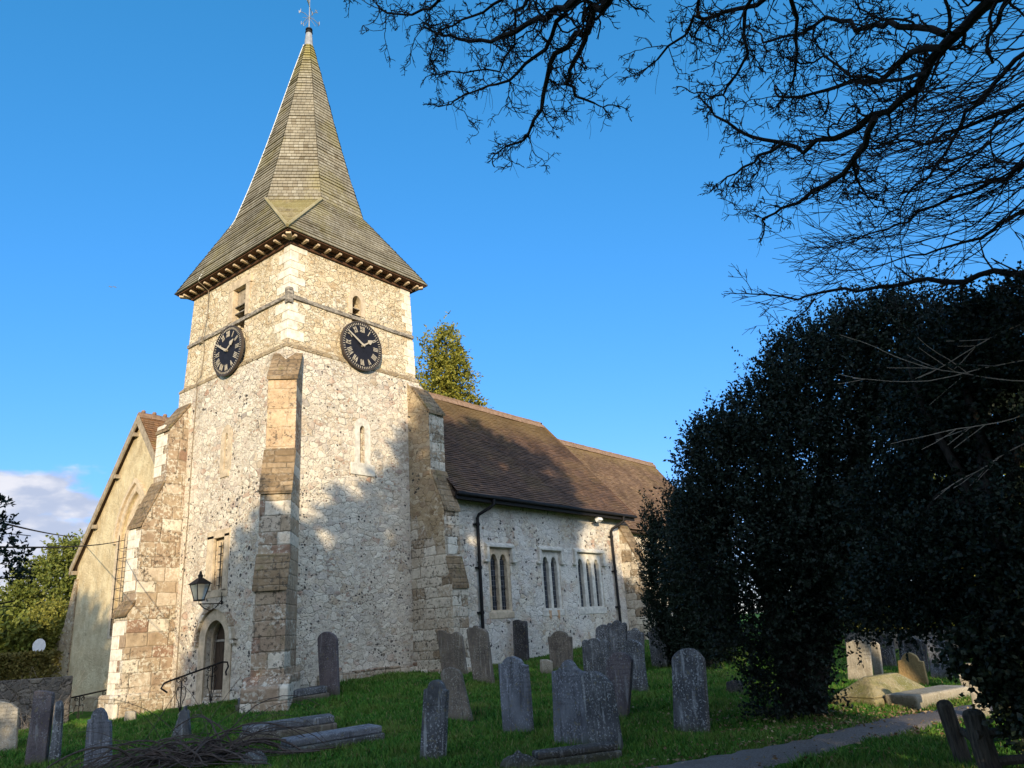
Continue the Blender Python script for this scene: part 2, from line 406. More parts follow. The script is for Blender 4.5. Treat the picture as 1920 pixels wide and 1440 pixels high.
def mat_grave(name, base, base2, lichen, lic_amt, dark=0.5):
    g = NG(name)
    oi = g.n('ShaderNodeObjectInfo')
    rnd = oi.outputs['Random']
    p = g.vm('ADD', g.coord(), g.comb(g.m_('MULTIPLY', rnd, 37.0), g.m_('MULTIPLY', rnd, 91.0), 0.0))
    col = g.mix(g.rng(g.noise(p, 3.0, 5, 0.62), 0.35, 0.65), base, base2)
    st = g.rng(g.noise(g.mp(p, (9, 9, 0.8)), 1.6, 4, 0.6), 0.50, 0.70)
    col = g.mix(g.m_('MULTIPLY', st, dark), col, (0.035, 0.036, 0.035))
    st2 = g.rng(g.noise(g.mp(p, (8, 8, 0.9), (4, 1, 7)), 1.5, 5, 0.65), 0.55, 0.68)
    col = g.mix(g.m_('MULTIPLY', st2, lic_amt * 0.75), col, lichen)
    pat = g.rng(g.noise(p, 2.6, 3), 0.36, 0.60)
    l1 = g.rng(g.noise(p, 34, 4, 0.62), 0.55, 0.62)
    l2 = g.rng(g.voro(p, 26).outputs['Distance'], 0.16, 0.30, 1.0, 0.0)
    l2 = g.m_('MULTIPLY', l2, g.rng(g.noise(p, 7, 3), 0.48, 0.6))
    col = g.mix(g.m_('MULTIPLY', g.m_('MULTIPLY', g.m_('MAXIMUM', l1, l2), pat), lic_amt), col, lichen)
    ry = g.m_('MULTIPLY', g.rng(g.noise(g.mp(p, loc=(5, 3, 1)), 16, 4), 0.60, 0.66), 0.45)
    col = g.mix(ry, col, (0.22, 0.19, 0.10))
    z = g.sep(g.coord())[2]
    col = g.mix(g.m_('MULTIPLY', g.rng(g.m_('ADD', z, g.m_('MULTIPLY', g.noise(p, 6, 4), 0.25)), 0.10, 0.32, 1.0, 0.0), 0.6), col, (0.085, 0.085, 0.04))
    zz = g.m_('FRACT', g.m_('MULTIPLY', z, 14.0))
    line = g.m_('MULTIPLY', g.rng(zz, 0.30, 0.38), g.rng(zz, 0.62, 0.70, 1.0, 0.0))
    txt = g.m_('MULTIPLY', g.m_('MULTIPLY', line, g.rng(g.noise(g.mp(p, (1, 1, .25)), 75, 2), 0.48, 0.54)), g.rng(z, 0.42, 0.5))
    txt = g.m_('MULTIPLY', txt, g.rng(g.noise(p, 2.0, 2), 0.42, 0.6))
    col = g.mix(g.m_('MULTIPLY', txt, 0.35), col, (0.04, 0.04, 0.04))
    g.bump(g.m_('SUBTRACT', g.m_('ADD', g.noise(p, 16, 7, 0.7), g.m_('MULTIPLY', l1, 0.3)), g.m_('MULTIPLY', txt, 0.35)), 0.7, 0.03)
    return g.done(col, 0.95, 0.12)
M['gv_grey'] = mat_grave('grey lichened stone', (0.135, 0.14, 0.148), (0.07, 0.073, 0.078), (0.44, 0.46, 0.46), 0.75, 0.65)
M['gv_blue'] = mat_grave('slate blue stone', (0.185, 0.195, 0.215), (0.12, 0.125, 0.14), (0.46, 0.48, 0.53), 0.55, 0.6)
M['gv_brown'] = mat_grave('brown lichened stone', (0.20, 0.165, 0.13), (0.125, 0.105, 0.085), (0.42, 0.40, 0.33), 0.55)
M['gv_purple'] = mat_grave('purple brown stone', (0.15, 0.125, 0.125), (0.10, 0.085, 0.09), (0.40, 0.42, 0.42), 0.4)
M['gv_dark'] = mat_grave('blackened stone', (0.075, 0.07, 0.07), (0.045, 0.042, 0.043), (0.45, 0.45, 0.43), 0.45, 0.5)
M['gv_pale'] = mat_grave('pale limestone', (0.42, 0.37, 0.29), (0.30, 0.26, 0.195), (0.60, 0.57, 0.48), 0.6, 0.25)
M['gv_moss'] = mat_grave('mossy limestone', (0.36, 0.30, 0.17), (0.20, 0.19, 0.07), (0.50, 0.46, 0.33), 0.6, 0.35)
M['gv_ochre'] = mat_grave('ochre sandstone', (0.42, 0.29, 0.13), (0.33, 0.215, 0.095), (0.46, 0.38, 0.22), 0.3, 0.15)

def mat_leaf(name, c1, c2, c3, spec=0.35, rough=0.55):
    g = NG(name)
    geo = g.n('ShaderNodeNewGeometry')
    r = geo.outputs['Random Per Island']
    cl = g.noise(g.coord(), 0.9, 3)
    col = g.ramp(g.m_('ADD', g.m_('MULTIPLY', r, 0.6), g.m_('MULTIPLY', cl, 0.4)), [(0.25, c1), (0.5, c2), (0.8, c3)])
    tr = g.n('ShaderNodeBsdfTranslucent')
    g.put(tr.inputs[0], col)
    ms = g.n('ShaderNodeMixShader')
    ms.inputs[0].default_value = 0.15
    g.t.links.new(g.b.outputs[0], ms.inputs[1])
    g.t.links.new(tr.outputs[0], ms.inputs[2])
    out = [q for q in g.t.nodes if q.bl_idname == 'ShaderNodeOutputMaterial'][0]
    g.t.links.new(ms.outputs[0], out.inputs[0])
    return g.done(col, rough, spec)
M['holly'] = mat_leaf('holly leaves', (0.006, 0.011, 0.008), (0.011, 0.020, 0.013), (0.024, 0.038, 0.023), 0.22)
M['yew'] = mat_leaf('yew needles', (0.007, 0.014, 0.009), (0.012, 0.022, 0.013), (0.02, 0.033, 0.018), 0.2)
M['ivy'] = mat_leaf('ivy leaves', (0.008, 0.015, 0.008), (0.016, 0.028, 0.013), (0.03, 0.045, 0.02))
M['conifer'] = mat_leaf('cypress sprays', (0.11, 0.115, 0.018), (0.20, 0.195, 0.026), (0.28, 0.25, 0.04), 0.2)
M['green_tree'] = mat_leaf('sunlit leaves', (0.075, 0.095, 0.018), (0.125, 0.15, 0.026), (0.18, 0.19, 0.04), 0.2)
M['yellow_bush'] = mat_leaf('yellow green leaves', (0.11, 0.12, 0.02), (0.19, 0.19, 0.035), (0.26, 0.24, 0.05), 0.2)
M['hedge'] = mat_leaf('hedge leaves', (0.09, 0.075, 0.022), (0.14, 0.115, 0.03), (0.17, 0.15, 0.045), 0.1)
g = NG('grass blades')
p = g.coord()
geo_ = g.n('ShaderNodeNewGeometry')
rr__ = geo_.outputs['Random Per Island']
col = g.ramp(rr__, [(0.1, (0.026, 0.095, 0.013)), (0.5, (0.052, 0.155, 0.017)), (0.9, (0.10, 0.195, 0.026))])
col = g.mix(g.m_('MULTIPLY', g.rng(g.noise(p, 1.3, 5, 0.65), 0.45, 0.68), 0.75), col, (0.135, 0.175, 0.035))
col = g.mix(g.m_('MULTIPLY', g.rng(g.noise(g.mp(p, loc=(7, 3, 0)), 0.8, 5, 0.65), 0.52, 0.70), 0.7), col, (0.02, 0.075, 0.014))
col = g.mix(g.m_('GREATER_THAN', rr__, 0.93), col, (0.20, 0.17, 0.075))
M['grass'] = g.done(col, 0.7, 0.15)
M['dead_leaf'] = mat_leaf('fallen leaves', (0.12, 0.07, 0.035), (0.22, 0.15, 0.08), (0.33, 0.26, 0.16), 0.1)
M['bark'] = mat_plain('bark', (0.035, 0.030, 0.026), 0.5, 12, 0.95, 0.7, 0.1, stretch=(2, 2, 0.6))
M['twig'] = mat_plain('twig', (0.026, 0.023, 0.022), 0.4, 14, 0.9, 0.0, 0.1)
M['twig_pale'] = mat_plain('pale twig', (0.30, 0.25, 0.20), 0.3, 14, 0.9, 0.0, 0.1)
M['bramble'] = mat_plain('pruned stems', (0.085, 0.066, 0.056), 0.5, 16, 0.8, 0.3, 0.2)
M['fence'] = mat_plain('weathered fence timber', (0.075, 0.065, 0.05), 0.5, 9, 0.95, 0.5, 0.1, c2=(0.03, 0.027, 0.022), stretch=(5, 5, 0.7))
M['drystone'] = mat_rubble('dry stone', 3.5, 8.0, [(0, (0.12, 0.11, 0.10)), (0.5, (0.2, 0.18, 0.15)), (1, (0.28, 0.25, 0.2))], (0.03, 0.028, 0.025), 0.1, (0.2, 0.18, 0.16), 0.1, bumpd=0.12)

# ------------------------------------------------------------------ mesh helper
class MB:
    def __init__(s):
        s.v = []; s.f = []; s.uv = {}
    def poly(s, pts, uvs=None):
        b = len(s.v)
        s.v += [tuple(p) for p in pts]
        s.f.append(tuple(range(b, b + len(pts))))
        if uvs: s.uv[len(s.f) - 1] = uvs
        return s
    def box(s, a, b):
        x0, y0, z0 = a; x1, y1, z1 = b
        x0, x1 = min(x0, x1), max(x0, x1); y0, y1 = min(y0, y1), max(y0, y1); z0, z1 = min(z0, z1), max(z0, z1)
        i = len(s.v)
        s.v += [(x0, y0, z0), (x1, y0, z0), (x1, y1, z0), (x0, y1, z0), (x0, y0, z1), (x1, y0, z1), (x1, y1, z1), (x0, y1, z1)]
        for f in ((0, 3, 2, 1), (4, 5, 6, 7), (0, 1, 5, 4), (1, 2, 6, 5), (2, 3, 7, 6), (3, 0, 4, 7)):
            s.f.append(tuple(i + k for k in f))
        return s
    def hexa(s, p):   # 8 corners, bottom ring then top ring
        i = len(s.v)
        s.v += [tuple(q) for q in p]
        for f in ((0, 3, 2, 1), (4, 5, 6, 7), (0, 1, 5, 4), (1, 2, 6, 5), (2, 3, 7, 6), (3, 0, 4, 7)):
            s.f.append(tuple(i + k for k in f))
        return s
    def prism(s, pts, d):   # planar outline swept along d
        n = len(pts); i = len(s.v)
        d = Vector(d)
        s.v += [tuple(p) for p in pts] + [tuple(Vector(p) + d) for p in pts]
        s.f.append(tuple(i + k for k in range(n)))
        s.f.append(tuple(i + n + k for k in reversed(range(n))))
        for k in range(n):
            q = (k + 1) % n
            s.f.append((i + q, i + k, i + n + k, i + n + q))
        return s
    def tube(s, pts, rad, n=6, cap=True):
        pts = [Vector(p) for p in pts]
        if not hasattr(rad, '__len__'): rad = [rad] * len(pts)
        i = len(s.v); m = len(pts)
        d0 = (pts[1] - pts[0]).normalized()
        ref = Vector((0, 0, 1)) if abs(d0.z) < 0.9 else Vector((1, 0, 0))
        nx = d0.cross(ref).normalized()
        for k in range(m):
            d = (pts[min(k + 1, m - 1)] - pts[max(k - 1, 0)])
            if d.length < 1e-9: d = d0
            d.normalize()
            nx = nx - d * nx.dot(d)
            if nx.length < 1e-6: nx = d.orthogonal()
            nx.normalize()
            ny = d.cross(nx)
            for j in range(n):
                a = 2 * math.pi * j / n
                s.v.append(tuple(pts[k] + (nx * math.cos(a) + ny * math.sin(a)) * rad[k]))
        for k in range(m - 1):
            for j in range(n):
                q = (j + 1) % n
                s.f.append((i + k * n + j, i + k * n + q, i + (k + 1) * n + q, i + (k + 1) * n + j))
        if cap:
            s.f.append(tuple(i + j for j in reversed(range(n))))
            s.f.append(tuple(i + (m - 1) * n + j for j in range(n)))
        return s
    def lathe(s, prof, c, n=16):  # profile of (radius, z)
        i = len(s.v); m = len(prof)
        for r, z in prof:
            for j in range(n):
                a = 2 * math.pi * j / n
                s.v.append((c[0] + r * math.cos(a), c[1] + r * math.sin(a), c[2] + z))
        for k in range(m - 1):
            for j in range(n):
                q = (j + 1) % n
                s.f.append((i + k * n + j, i + k * n + q, i + (k + 1) * n + q, i + (k + 1) * n + j))
        s.f.append(tuple(i + j for j in reversed(range(n))))
        s.f.append(tuple(i + (m - 1) * n + j for j in range(n)))
        return s
    def build(s, name, mat, parent=None, smooth=False, bevel=0.0, recalc=False):
        me = bpy.data.meshes.new(name)
        o0 = parent_origin(parent)
        me.from_pydata([(a - o0[0], b - o0[1], c - o0[2]) for a, b, c in s.v], [], s.f)
        if s.uv:
            ul = me.uv_layers.new(name='UVMap')
            li = 0
            for fi, f in enumerate(s.f):
                u = s.uv.get(fi)
                for k in range(len(f)):
                    if u: ul.data[li + k].uv = u[k]
                li += len(f)
        me.validate()
        if recalc:
            import bmesh
            bm = bmesh.new(); bm.from_mesh(me)
            bmesh.ops.remove_doubles(bm, verts=bm.verts, dist=1e-5)
            bmesh.ops.recalc_face_normals(bm, faces=bm.faces)
            bm.to_mesh(me); bm.free()
        me.update()
        if smooth:
            me.shade_smooth()
        me.materials.append(mat)
        o = bpy.data.objects.new(name, me)
        COL.objects.link(o)
        if parent: o.parent = parent
        if bevel:
            bv = o.modifiers.new('bevel', 'BEVEL')
            bv.width = bevel; bv.segments = 2; bv.limit_method = 'ANGLE'; bv.angle_limit = R(40)
        return o
ORIG = {}
def parent_origin(p):
    return ORIG.get(p.name, (0, 0, 0)) if p else (0, 0, 0)
def thing(name, label, cat, loc, group=None):
    o = bpy.data.objects.new(name, None)
    o.empty_display_size = 0.3
    COL.objects.link(o)
    o.location = loc
    ORIG[o.name] = tuple(loc)
    o['label'] = label; o['category'] = cat
    if group: o['group'] = group
    return o
def tag(o, label, cat, group=None):
    o['label'] = label; o['category'] = cat
    if group: o['group'] = group
    return o
def own_origin(o, c):
    # move a single-mesh thing's origin to its base
    o.data.transform(Matrix.Translation((-c[0], -c[1], -c[2])))
    o.location = c
    return o
def kid(o):   # children of a mesh part share its parent's origin
    ORIG[o.name] = ORIG.get(o.parent.name, (0, 0, 0))
    return o
def cut(o, *mbs):
    for mb in mbs:
        c = mb.build('cutter', M['void'], o.parent, recalc=True)
        md = o.modifiers.new('cut', 'BOOLEAN')
        md.operation = 'DIFFERENCE'; md.object = c; md.solver = 'EXACT'
        bpy.context.view_layer.update()
        dg = bpy.context.evaluated_depsgraph_get()
        me = bpy.data.meshes.new_from_object(o.evaluated_get(dg), preserve_all_data_layers=True, depsgraph=dg)
        o.modifiers.clear()
        o.data = me
        bpy.data.objects.remove(c)
    keep = o.data.materials[0]
    o.data.materials.clear(); o.data.materials.append(keep)
    for p in o.data.polygons: p.material_index = 0
    return o
def np_mesh(name, V, F, mat, parent=None, smooth=False):
    # V (n,3), F (m,k) quads or triangles, world coordinates
    o0 = np.array(parent_origin(parent))
    V = np.asarray(V, np.float32) - o0.astype(np.float32)
    F = np.asarray(F, np.int32)
    me = bpy.data.meshes.new(name)
    k = F.shape[1]
    me.vertices.add(len(V)); me.vertices.foreach_set('co', V.ravel())
    me.loops.add(F.size); me.loops.foreach_set('vertex_index', F.ravel())
    me.polygons.add(len(F))
    me.polygons.foreach_set('loop_start', np.arange(0, F.size, k, dtype=np.int32))
    me.polygons.foreach_set('loop_total', np.full(len(F), k, np.int32))
    me.update(); me.validate()
    if smooth: me.shade_smooth()
    me.materials.append(mat)
    o = bpy.data.objects.new(name, me)
    COL.objects.link(o)
    if parent: o.parent = parent
    return o

# ------------------------------------------------------------------ terrain
CP = np.array([
(0,0,-1.6),(5,5,-1.62),(8,8,-1.6),(10,4,-1.6),(12,3,-1.6),(15,5,-1.5),(7,12,-1.62),(9.6,14.2,-1.4),(10.3,15.2,-1.22),
(12.5,15.6,-.9),(12.2,14.6,-1.12),(14.5,15.0,-.98),(15.8,14.3,-1.0),(17.6,14.7,-.96),(21.5,14.7,-.76),(27,14.7,-.6),(15,11,-1.28),
(20,11,-1.1),(20,6,-1.35),(26,8,-1.1),(10.4,18.4,-1.36),(9.3,20.5,-1.52),(5,15,-1.7),(2,12,-1.75),(2,20,-1.75),(8,26,-1.65),
(30,0,-1.3),(-6,10,-1.75),(10,-6,-1.6),(-8,-8,-1.6),(35,14,-.6),(35,-10,-1.3),(15,25,-1.3),(30,25,-.8),(-10,25,-1.8),(5,35,-1.8)], float)
def _k(r2): return np.where(r2 > 0, r2 * np.log(np.maximum(r2, 1e-12)), 0)
_n = len(CP)
_A = np.zeros((_n + 3, _n + 3))
_A[:_n, :_n] = _k(((CP[:, None, :2] - CP[None, :, :2]) ** 2).sum(-1)) + np.eye(_n) * 2.0
_A[:_n, _n] = 1; _A[:_n, _n + 1:] = CP[:, :2]; _A[_n, :_n] = 1; _A[_n + 1:, :_n] = CP[:, :2].T
_W = np.linalg.solve(_A, np.concatenate([CP[:, 2], [0, 0, 0]]))
def gz(x, y):
    x = np.asarray(x, float); y = np.asarray(y, float)
    sh = x.shape
    q = np.clip(np.stack([x.ravel(), y.ravel()], 1), [-12, -12], [38, 38])
    out = np.empty(len(q))
    for a in range(0, len(q), 20000):
        b = q[a:a + 20000]
        out[a:a + 20000] = _k(((b[:, None, :] - CP[None, :, :2]) ** 2).sum(-1)) @ _W[:_n] + _W[_n] + b @ _W[_n + 1:]
    return out.reshape(sh)
def G(x, y): return float(gz(np.array([x]), np.array([y]))[0])

def grid_axis(lo, a, b, hi, step):
    mid = np.arange(a, b, step)
    left = a - np.geomspace(step, a - lo, 26)[::-1]
    right = b + np.geomspace(0.001, hi - b, 26)
    return np.concatenate([left, mid, right])
gx = grid_axis(-900, -4, 30, 900, 0.3)
gy = grid_axis(-900, -4, 30, 900, 0.3)
XX, YY = np.meshgrid(gx, gy, indexing='ij')
ZZ = gz(XX, YY)
bmp = 0.02 * np.sin(XX * 2.1 + 1.3 * np.sin(YY * 1.7)) * np.sin(YY * 2.6 + XX * 0.7) + 0.012 * np.sin(XX * 5.3 + YY * 3.1)
ZZ = ZZ + bmp
V = np.stack([XX, YY, ZZ], -1).reshape(-1, 3)
nx_, ny_ = len(gx), len(gy)
ii, jj = np.meshgrid(np.arange(nx_ - 1), np.arange(ny_ - 1), indexing='ij')
a = (ii * ny_ + jj).ravel()
F = np.stack([a, a + ny_, a + ny_ + 1, a + 1], 1)
def gzb(x, y):
    return gz(x, y) + 0.02 * np.sin(x * 2.1 + 1.3 * np.sin(y * 1.7)) * np.sin(y * 2.6 + x * 0.7) + 0.012 * np.sin(x * 5.3 + y * 3.1)
g = NG('lawn')
p = g.coord()
col = g.mix(g.rng(g.noise(p, 1.1, 5, 0.6), 0.35, 0.68), (0.032, 0.115, 0.014), (0.075, 0.165, 0.022))
col = g.mix(g.m_('MULTIPLY', g.rng(g.noise(p, 2.4, 6, 0.7), 0.50, 0.68), 0.8), col, (0.12, 0.125, 0.035))
col = g.mix(g.m_('MULTIPLY', g.rng(g.noise(p, 26, 4, 0.7), 0.5, 0.75), 0.5), col, (0.012, 0.03, 0.007))
g.bump(g.noise(p, 30, 6, 0.75), 0.9, 0.05)
M['lawn'] = g.done(col, 0.95, 0.1)
ground = np_mesh('ground', V, F, M['lawn'], smooth=True)
ground['kind'] = 'structure'

# tarmac path
PL = [(4.2, 6.3), (6.4, 5.55), (8.42, 4.67), (10.1, 3.87), (12.2, 3.37), (13.4, 2.75), (15.5, 1.6), (18.5, 0.2), (24, -2)]
PR = [(4.9, 4.8), (6.6, 4.15), (8.73, 3.36), (10.4, 2.98), (12.0, 2.36), (13.1, 1.75), (15.0, 0.5), (18.0, -1.0), (23.5, -3.2)]
def resample(P, n):
    P = np.array(P, float)
    t = np.linspace(0, len(P) - 1, n)
    # Catmull-Rom
    out = []
    for q in t:
        i = min(int(q), len(P) - 2); f = q - i
        p0 = P[max(i - 1, 0)]; p1 = P[i]; p2 = P[i + 1]; p3 = P[min(i + 2, len(P) - 1)]
        out.append(0.5 * ((2 * p1) + (-p0 + p2) * f + (2 * p0 - 5 * p1 + 4 * p2 - p3) * f * f + (-p0 + 3 * p1 - 3 * p2 + p3) * f ** 3))
    return np.array(out)
L_ = resample(PL, 160); R_ = resample(PR, 160)
L_ += 0.05 * np.sin(np.arange(160)[:, None] * np.array([0.9, 1.3])) ; R_ += 0.05 * np.sin(np.arange(160)[:, None] * np.array([1.1, 0.8]))
tt = np.linspace(0, 1, 14)
L_, R_ = L_ * .92 + R_ * .08, R_ * .88 + L_ * .12
PP = L_[:, None, :] * (1 - tt[None, :, None]) + R_[:, None, :] * tt[None, :, None]
PZ = gz(PP[..., 0], PP[..., 1]) + 0.045 + 0.02 * np.sin(tt * math.pi)[None, :] - 0.05 * (np.abs(tt - 0.5) > 0.49)[None, :]
Vp = np.concatenate([PP, PZ[..., None]], -1).reshape(-1, 3)
ii, jj = np.meshgrid(np.arange(159), np.arange(13), indexing='ij')
a = (ii * 14 + jj).ravel()
g = NG('tarmac')
p = g.coord()
col = g.mix(g.rng(g.noise(p, 60, 3, 0.7), 0.4, 0.65), (0.10, 0.088, 0.082), (0.20, 0.175, 0.16))
col = g.mix(g.m_('MULTIPLY', g.rng(g.noise(p, 2.0, 5, 0.65), 0.5, 0.7), 0.55), col, (0.085, 0.07, 0.055))
g.bump(g.noise(p, 90, 3), 0.5, 0.01)
M['tarmac'] = g.done(col, 0.85, 0.2)
path = np_mesh('path', Vp, np.stack([a, a + 1, a + 15, a + 14], 1), M['tarmac'], smooth=True)
path['kind'] = 'structure'
PATH_C = (L_ + R_) / 2
PATH_W = np.linalg.norm(L_ - R_, axis=1) / 2

# ------------------------------------------------------------------ the church
TX0, TX1, TY0, TY1 = 10.763, 15.55, 15.657, 21.03
church = thing('church', 'flint and limewashed stone church with square clock tower and tall shingled spire', 'church', (13.15, 18.35, -1.3))

def arch_pts(c, w, z0, zs, h, n=10):
    # (offset, z) outline of a pointed opening: w wide, springing at zs, h above the spring
    a = w / 2.0
    pts = [(c - a, z0), (c + a, z0)]
    if h > a:
        e = (h * h - a * a) / (2 * a); r = a + e
        t1 = math.asin(h / r)
        rt = [(c - e + r * math.cos(t1 * k / n), zs + r * math.sin(t1 * k / n)) for k in range(n + 1)]
    else:
        rt = [(c + a * math.cos(math.pi / 2 * k / n), zs + h * math.sin(math.pi / 2 * k / n)) for k in range(n + 1)]
    lf = [(2 * c - x, z) for x, z in reversed(rt[:-1])]
    return pts + rt + lf
def on_w(pts, x): return [(x, y, z) for y, z in pts]        # on a plane facing west
def on_s(pts, y): return [(x, y, z) for x, z in pts]        # on a plane facing south
def ring(mb, outer, inner, d, place, lvl):
    # flat ring between two outlines of equal count, swept by d
    n = len(outer)
    O = place(outer, lvl); I = place(inner, lvl)
    d = Vector(d)
    for k in range(n):
        q = (k + 1) % n
        o1, o2, i1, i2 = Vector(O[k]), Vector(O[q]), Vector(I[k]), Vector(I[q])
        mb.hexa([o1, o2, i2, i1, o1 + d, o2 + d, i2 + d, i1 + d])
    return mb

# tower, lower stage
tw = MB().box((TX0, TY0, -2.6), (TX1, TY1, 7.42)).build('tower_wall', M['rubble'], church)
DY = 18.27
door_o = arch_pts(DY, 0.94, -1.20, 0.20, 0.50)
cut(tw,
    MB().prism(on_w(door_o, TX0 - 0.2), (0.62, 0, 0)),
    MB().box((TX0 - 0.2, 18.04, 1.42), (TX0 + 0.34, 18.66, 2.82)),
    MB().prism(on_w(arch_pts(18.26, 0.17, 4.55, 5.45, 0.14), TX0 - 0.2), (0.5, 0, 0)),
    MB().prism(on_s(arch_pts(13.30, 0.20, 4.57, 5.52, 0.12), TY0 - 0.2), (0, 0.55, 0)))
# tower, upper stage: a little inset and tapering
i0, i1 = 0.07, 0.17
up = MB().hexa([(TX0 + i0, TY0 + i0, 7.30), (TX1 - i0, TY0 + i0, 7.30), (TX1 - i0, TY1 - i0, 7.30), (TX0 + i0, TY1 - i0, 7.30),
                (TX0 + i1, TY0 + i1, 10.62), (TX1 - i1, TY0 + i1, 10.62), (TX1 - i1, TY1 - i1, 10.62), (TX0 + i1, TY1 - i1, 10.62)]).build('bell_stage_wall', M['rubble_up'], church)
cut(up,
    MB().box((TX0 - 0.3, 17.86, 8.55), (TX0 + 0.62, 18.52, 9.98)),
    MB().prism(on_s(arch_pts(13.19, 0.34, 8.72, 9.40, 0.21), TY0 - 0.3), (0, 0.9, 0)))
# sloping offset where the two stages meet
mb = MB()
e = 0.05
for a, b, n in (((TX0, TY0), (TX1, TY0), (0, -1)), ((TX1, TY0), (TX1, TY1), (1, 0)), ((TX1, TY1), (TX0, TY1), (0, 1)), ((TX0, TY1), (TX0, TY0), (-1, 0))):
    pass
def sq(o, z): return [(TX0 - o, TY0 - o, z), (TX1 + o, TY0 - o, z), (TX1 + o, TY1 + o, z), (TX0 - o, TY1 + o, z)]
mb.hexa(sq(0.022, 7.36) + sq(0.022, 7.42) ); mb.hexa(sq(0.018, 7.422) + sq(-0.075, 7.54))
mb.build('offset_course', M['rubble_dark'], church, bevel=0.01)
# plinth stones at the foot of the tower
mb = MB()
for k in range(7):
    x = 11.9 + k * 0.52
    mb.box((x, TY0 - random.uniform(0.10, 0.2), -1.6), (x + 0.50, TY0 + 0.02, -0.72 + random.uniform(-.05, .05)))
mb.build('plinth', M['ashlar'], church, bevel=0.03)
# timber band round the bell stage
zb, zt = 8.81, 8.93
tb = taper(8.87) if False else 0.07 + 0.10 * (8.87 - 7.30) / 3.32
X0, X1, Y0, Y1 = TX0 + tb, TX1 - tb, TY0 + tb, TY1 - tb
mb = MB()
xs_ = np.linspace(X0 - 0.02, X1 + 0.01, 9)
for k in range(8):
    j0 = random.uniform(-.012, .012)
    mb.box((xs_[k], Y0 - 0.055 + j0, zb + random.uniform(-.008, .008)), (xs_[k + 1], Y0 + 0.08, zt + random.uniform(-.012, .008)))
mb.build('timber_band', M['timber'], church, bevel=0.012)
mb = MB()
ys_ = np.linspace(Y0 + 0.085, Y1 + 0.01, 9)
for k in range(8):
    j0 = random.uniform(-.01, .01)
    mb.box((X0 - 0.055 + j0, ys_[k], zb + random.uniform(-.008, .008)), (X0 + 0.08, ys_[k + 1], zt + random.uniform(-.012, .008)))
mb.build('timber_band', M['timber'], church, bevel=0.012)
MB().box((X0 - 0.085, Y0 - 0.085, 8.66), (X0 + 0.09, Y0 + 0.09, 9.12)).build('corner_strap', M['timber'], church, bevel=0.03)
MB().box((X0 - 0.10, 20.05, 8.77), (X0 + 0.05, 20.2, 8.98)).build('band_bracket', M['timber'], church, bevel=0.01)
# white quoins on the corner nearest the viewer and the far south corner
mb = MB(); mb2 = MB()
def taper(z): return i0 + (i1 - i0) * (z - 7.30) / 3.32
z = 7.63; k = 0
mbs_ = [mb, mb2, MB(), MB()]
while z < 10.5:
    h = random.uniform(0.22, 0.32)
    if z + h > 10.58: h = 10.58 - z
    if not (z < 8.97 and z + h > 8.78):
        t = taper(z + h / 2) - 0.018
        a, b = ((0.52, 0.30), (0.30, 0.55))[k % 2]
        if z > 8.9: mb, mb2 = mbs_[2:]
        mb.box((TX0 + t, TY0 + t, z), (TX0 + t + a * random.uniform(.9, 1.1), TY0 + t + b * random.uniform(.9, 1.1), z + h - 0.014))
        a, b = ((0.40, 0.26), (0.26, 0.45))[k % 2]
        mb2.box((TX1 - t - a, TY0 + t, z), (TX1 - t, TY0 + t + b, z + h - 0.006))
    z += h; k += 1
for m_ in mbs_: m_.build('corner_quoins', M['quoin'], church, bevel=0.012)

# slit windows and their dressed stones
def slit(place, lvl, c, w, z0, zs, h, out, mat, axis):
    mb = MB()
    inn = arch_pts(c, w - 0.014, z0 + 0.006, zs, h - 0.006); ou = arch_pts(c, w + 0.36, z0 - 0.02, zs + 0.04, h + 0.18)
    ring(mb, ou, inn, out, place, lvl)
    o = mb.build('slit_window', mat, church)
    kid(o)
    b = MB()
    if axis == 's':
        b.box((c - 0.42, lvl - 0.022, z0 - 0.34), (c + 0.42, lvl + 0.05, z0 - 0.022))
        p = MB().box((c - w / 2 + 0.002, TY0 + 0.28, z0), (c + w / 2 - 0.002, TY0 + 0.30, zs + h))
    else:
        b.box((lvl - 0.022, c - 0.2, z0 - 0.2), (lvl + 0.05, c + 0.2, z0 - 0.022))
        p = MB().box((TX0 + 0.2, c - w / 2 + 0.002, z0), (TX0 + 0.22, c + w / 2 - 0.002, zs + h))
    b.build('sill', mat, o, bevel=0.01)
    p.build('pane', M['dressed'], o)
slit(on_s, TY0 - 0.012, 13.30, 0.20, 4.57, 5.52, 0.12, (0, 0.04, 0), M['dressed_grey'], 's')
slit(on_w, TX0 - 0.012, 18.26, 0.17, 4.55, 5.45, 0.14, (0.04, 0, 0), M['dressed'], 'w')

# bell openings
xw = TX0 + taper(9.2)
bw = MB()
for y0, y1, z0, z1 in ((17.66, 17.868, 8.98, 9.968), (18.512, 18.72, 8.98, 9.968), (17.62, 18.76, 9.972, 10.22)):
    bw.box((xw - 0.03, y0, z0), (xw + 0.14, y1, z1))
bw = bw.build('bell_window', M['dressed'], church, bevel=0.01); kid(bw)
for k, z in enumerate((8.98, 9.20, 9.42)):
    MB().hexa([(xw + 0.05, 17.875, z), (xw + 0.35, 17.875, z + 0.16), (xw + 0.35, 18.505, z + 0.16), (xw + 0.05, 18.505, z),
               (xw + 0.05, 17.875, z + 0.03), (xw + 0.35, 17.875, z + 0.19), (xw + 0.35, 18.505, z + 0.19), (xw + 0.05, 18.505, z + 0.03)]).build('louvre', M['timber'], bw)
MB().box((xw + 0.13, 17.87, 9.40), (xw + 0.17, 18.51, 9.965)).build('boarding', M['board'], bw)
b = MB()   # a broken splintered board left hanging in the opening
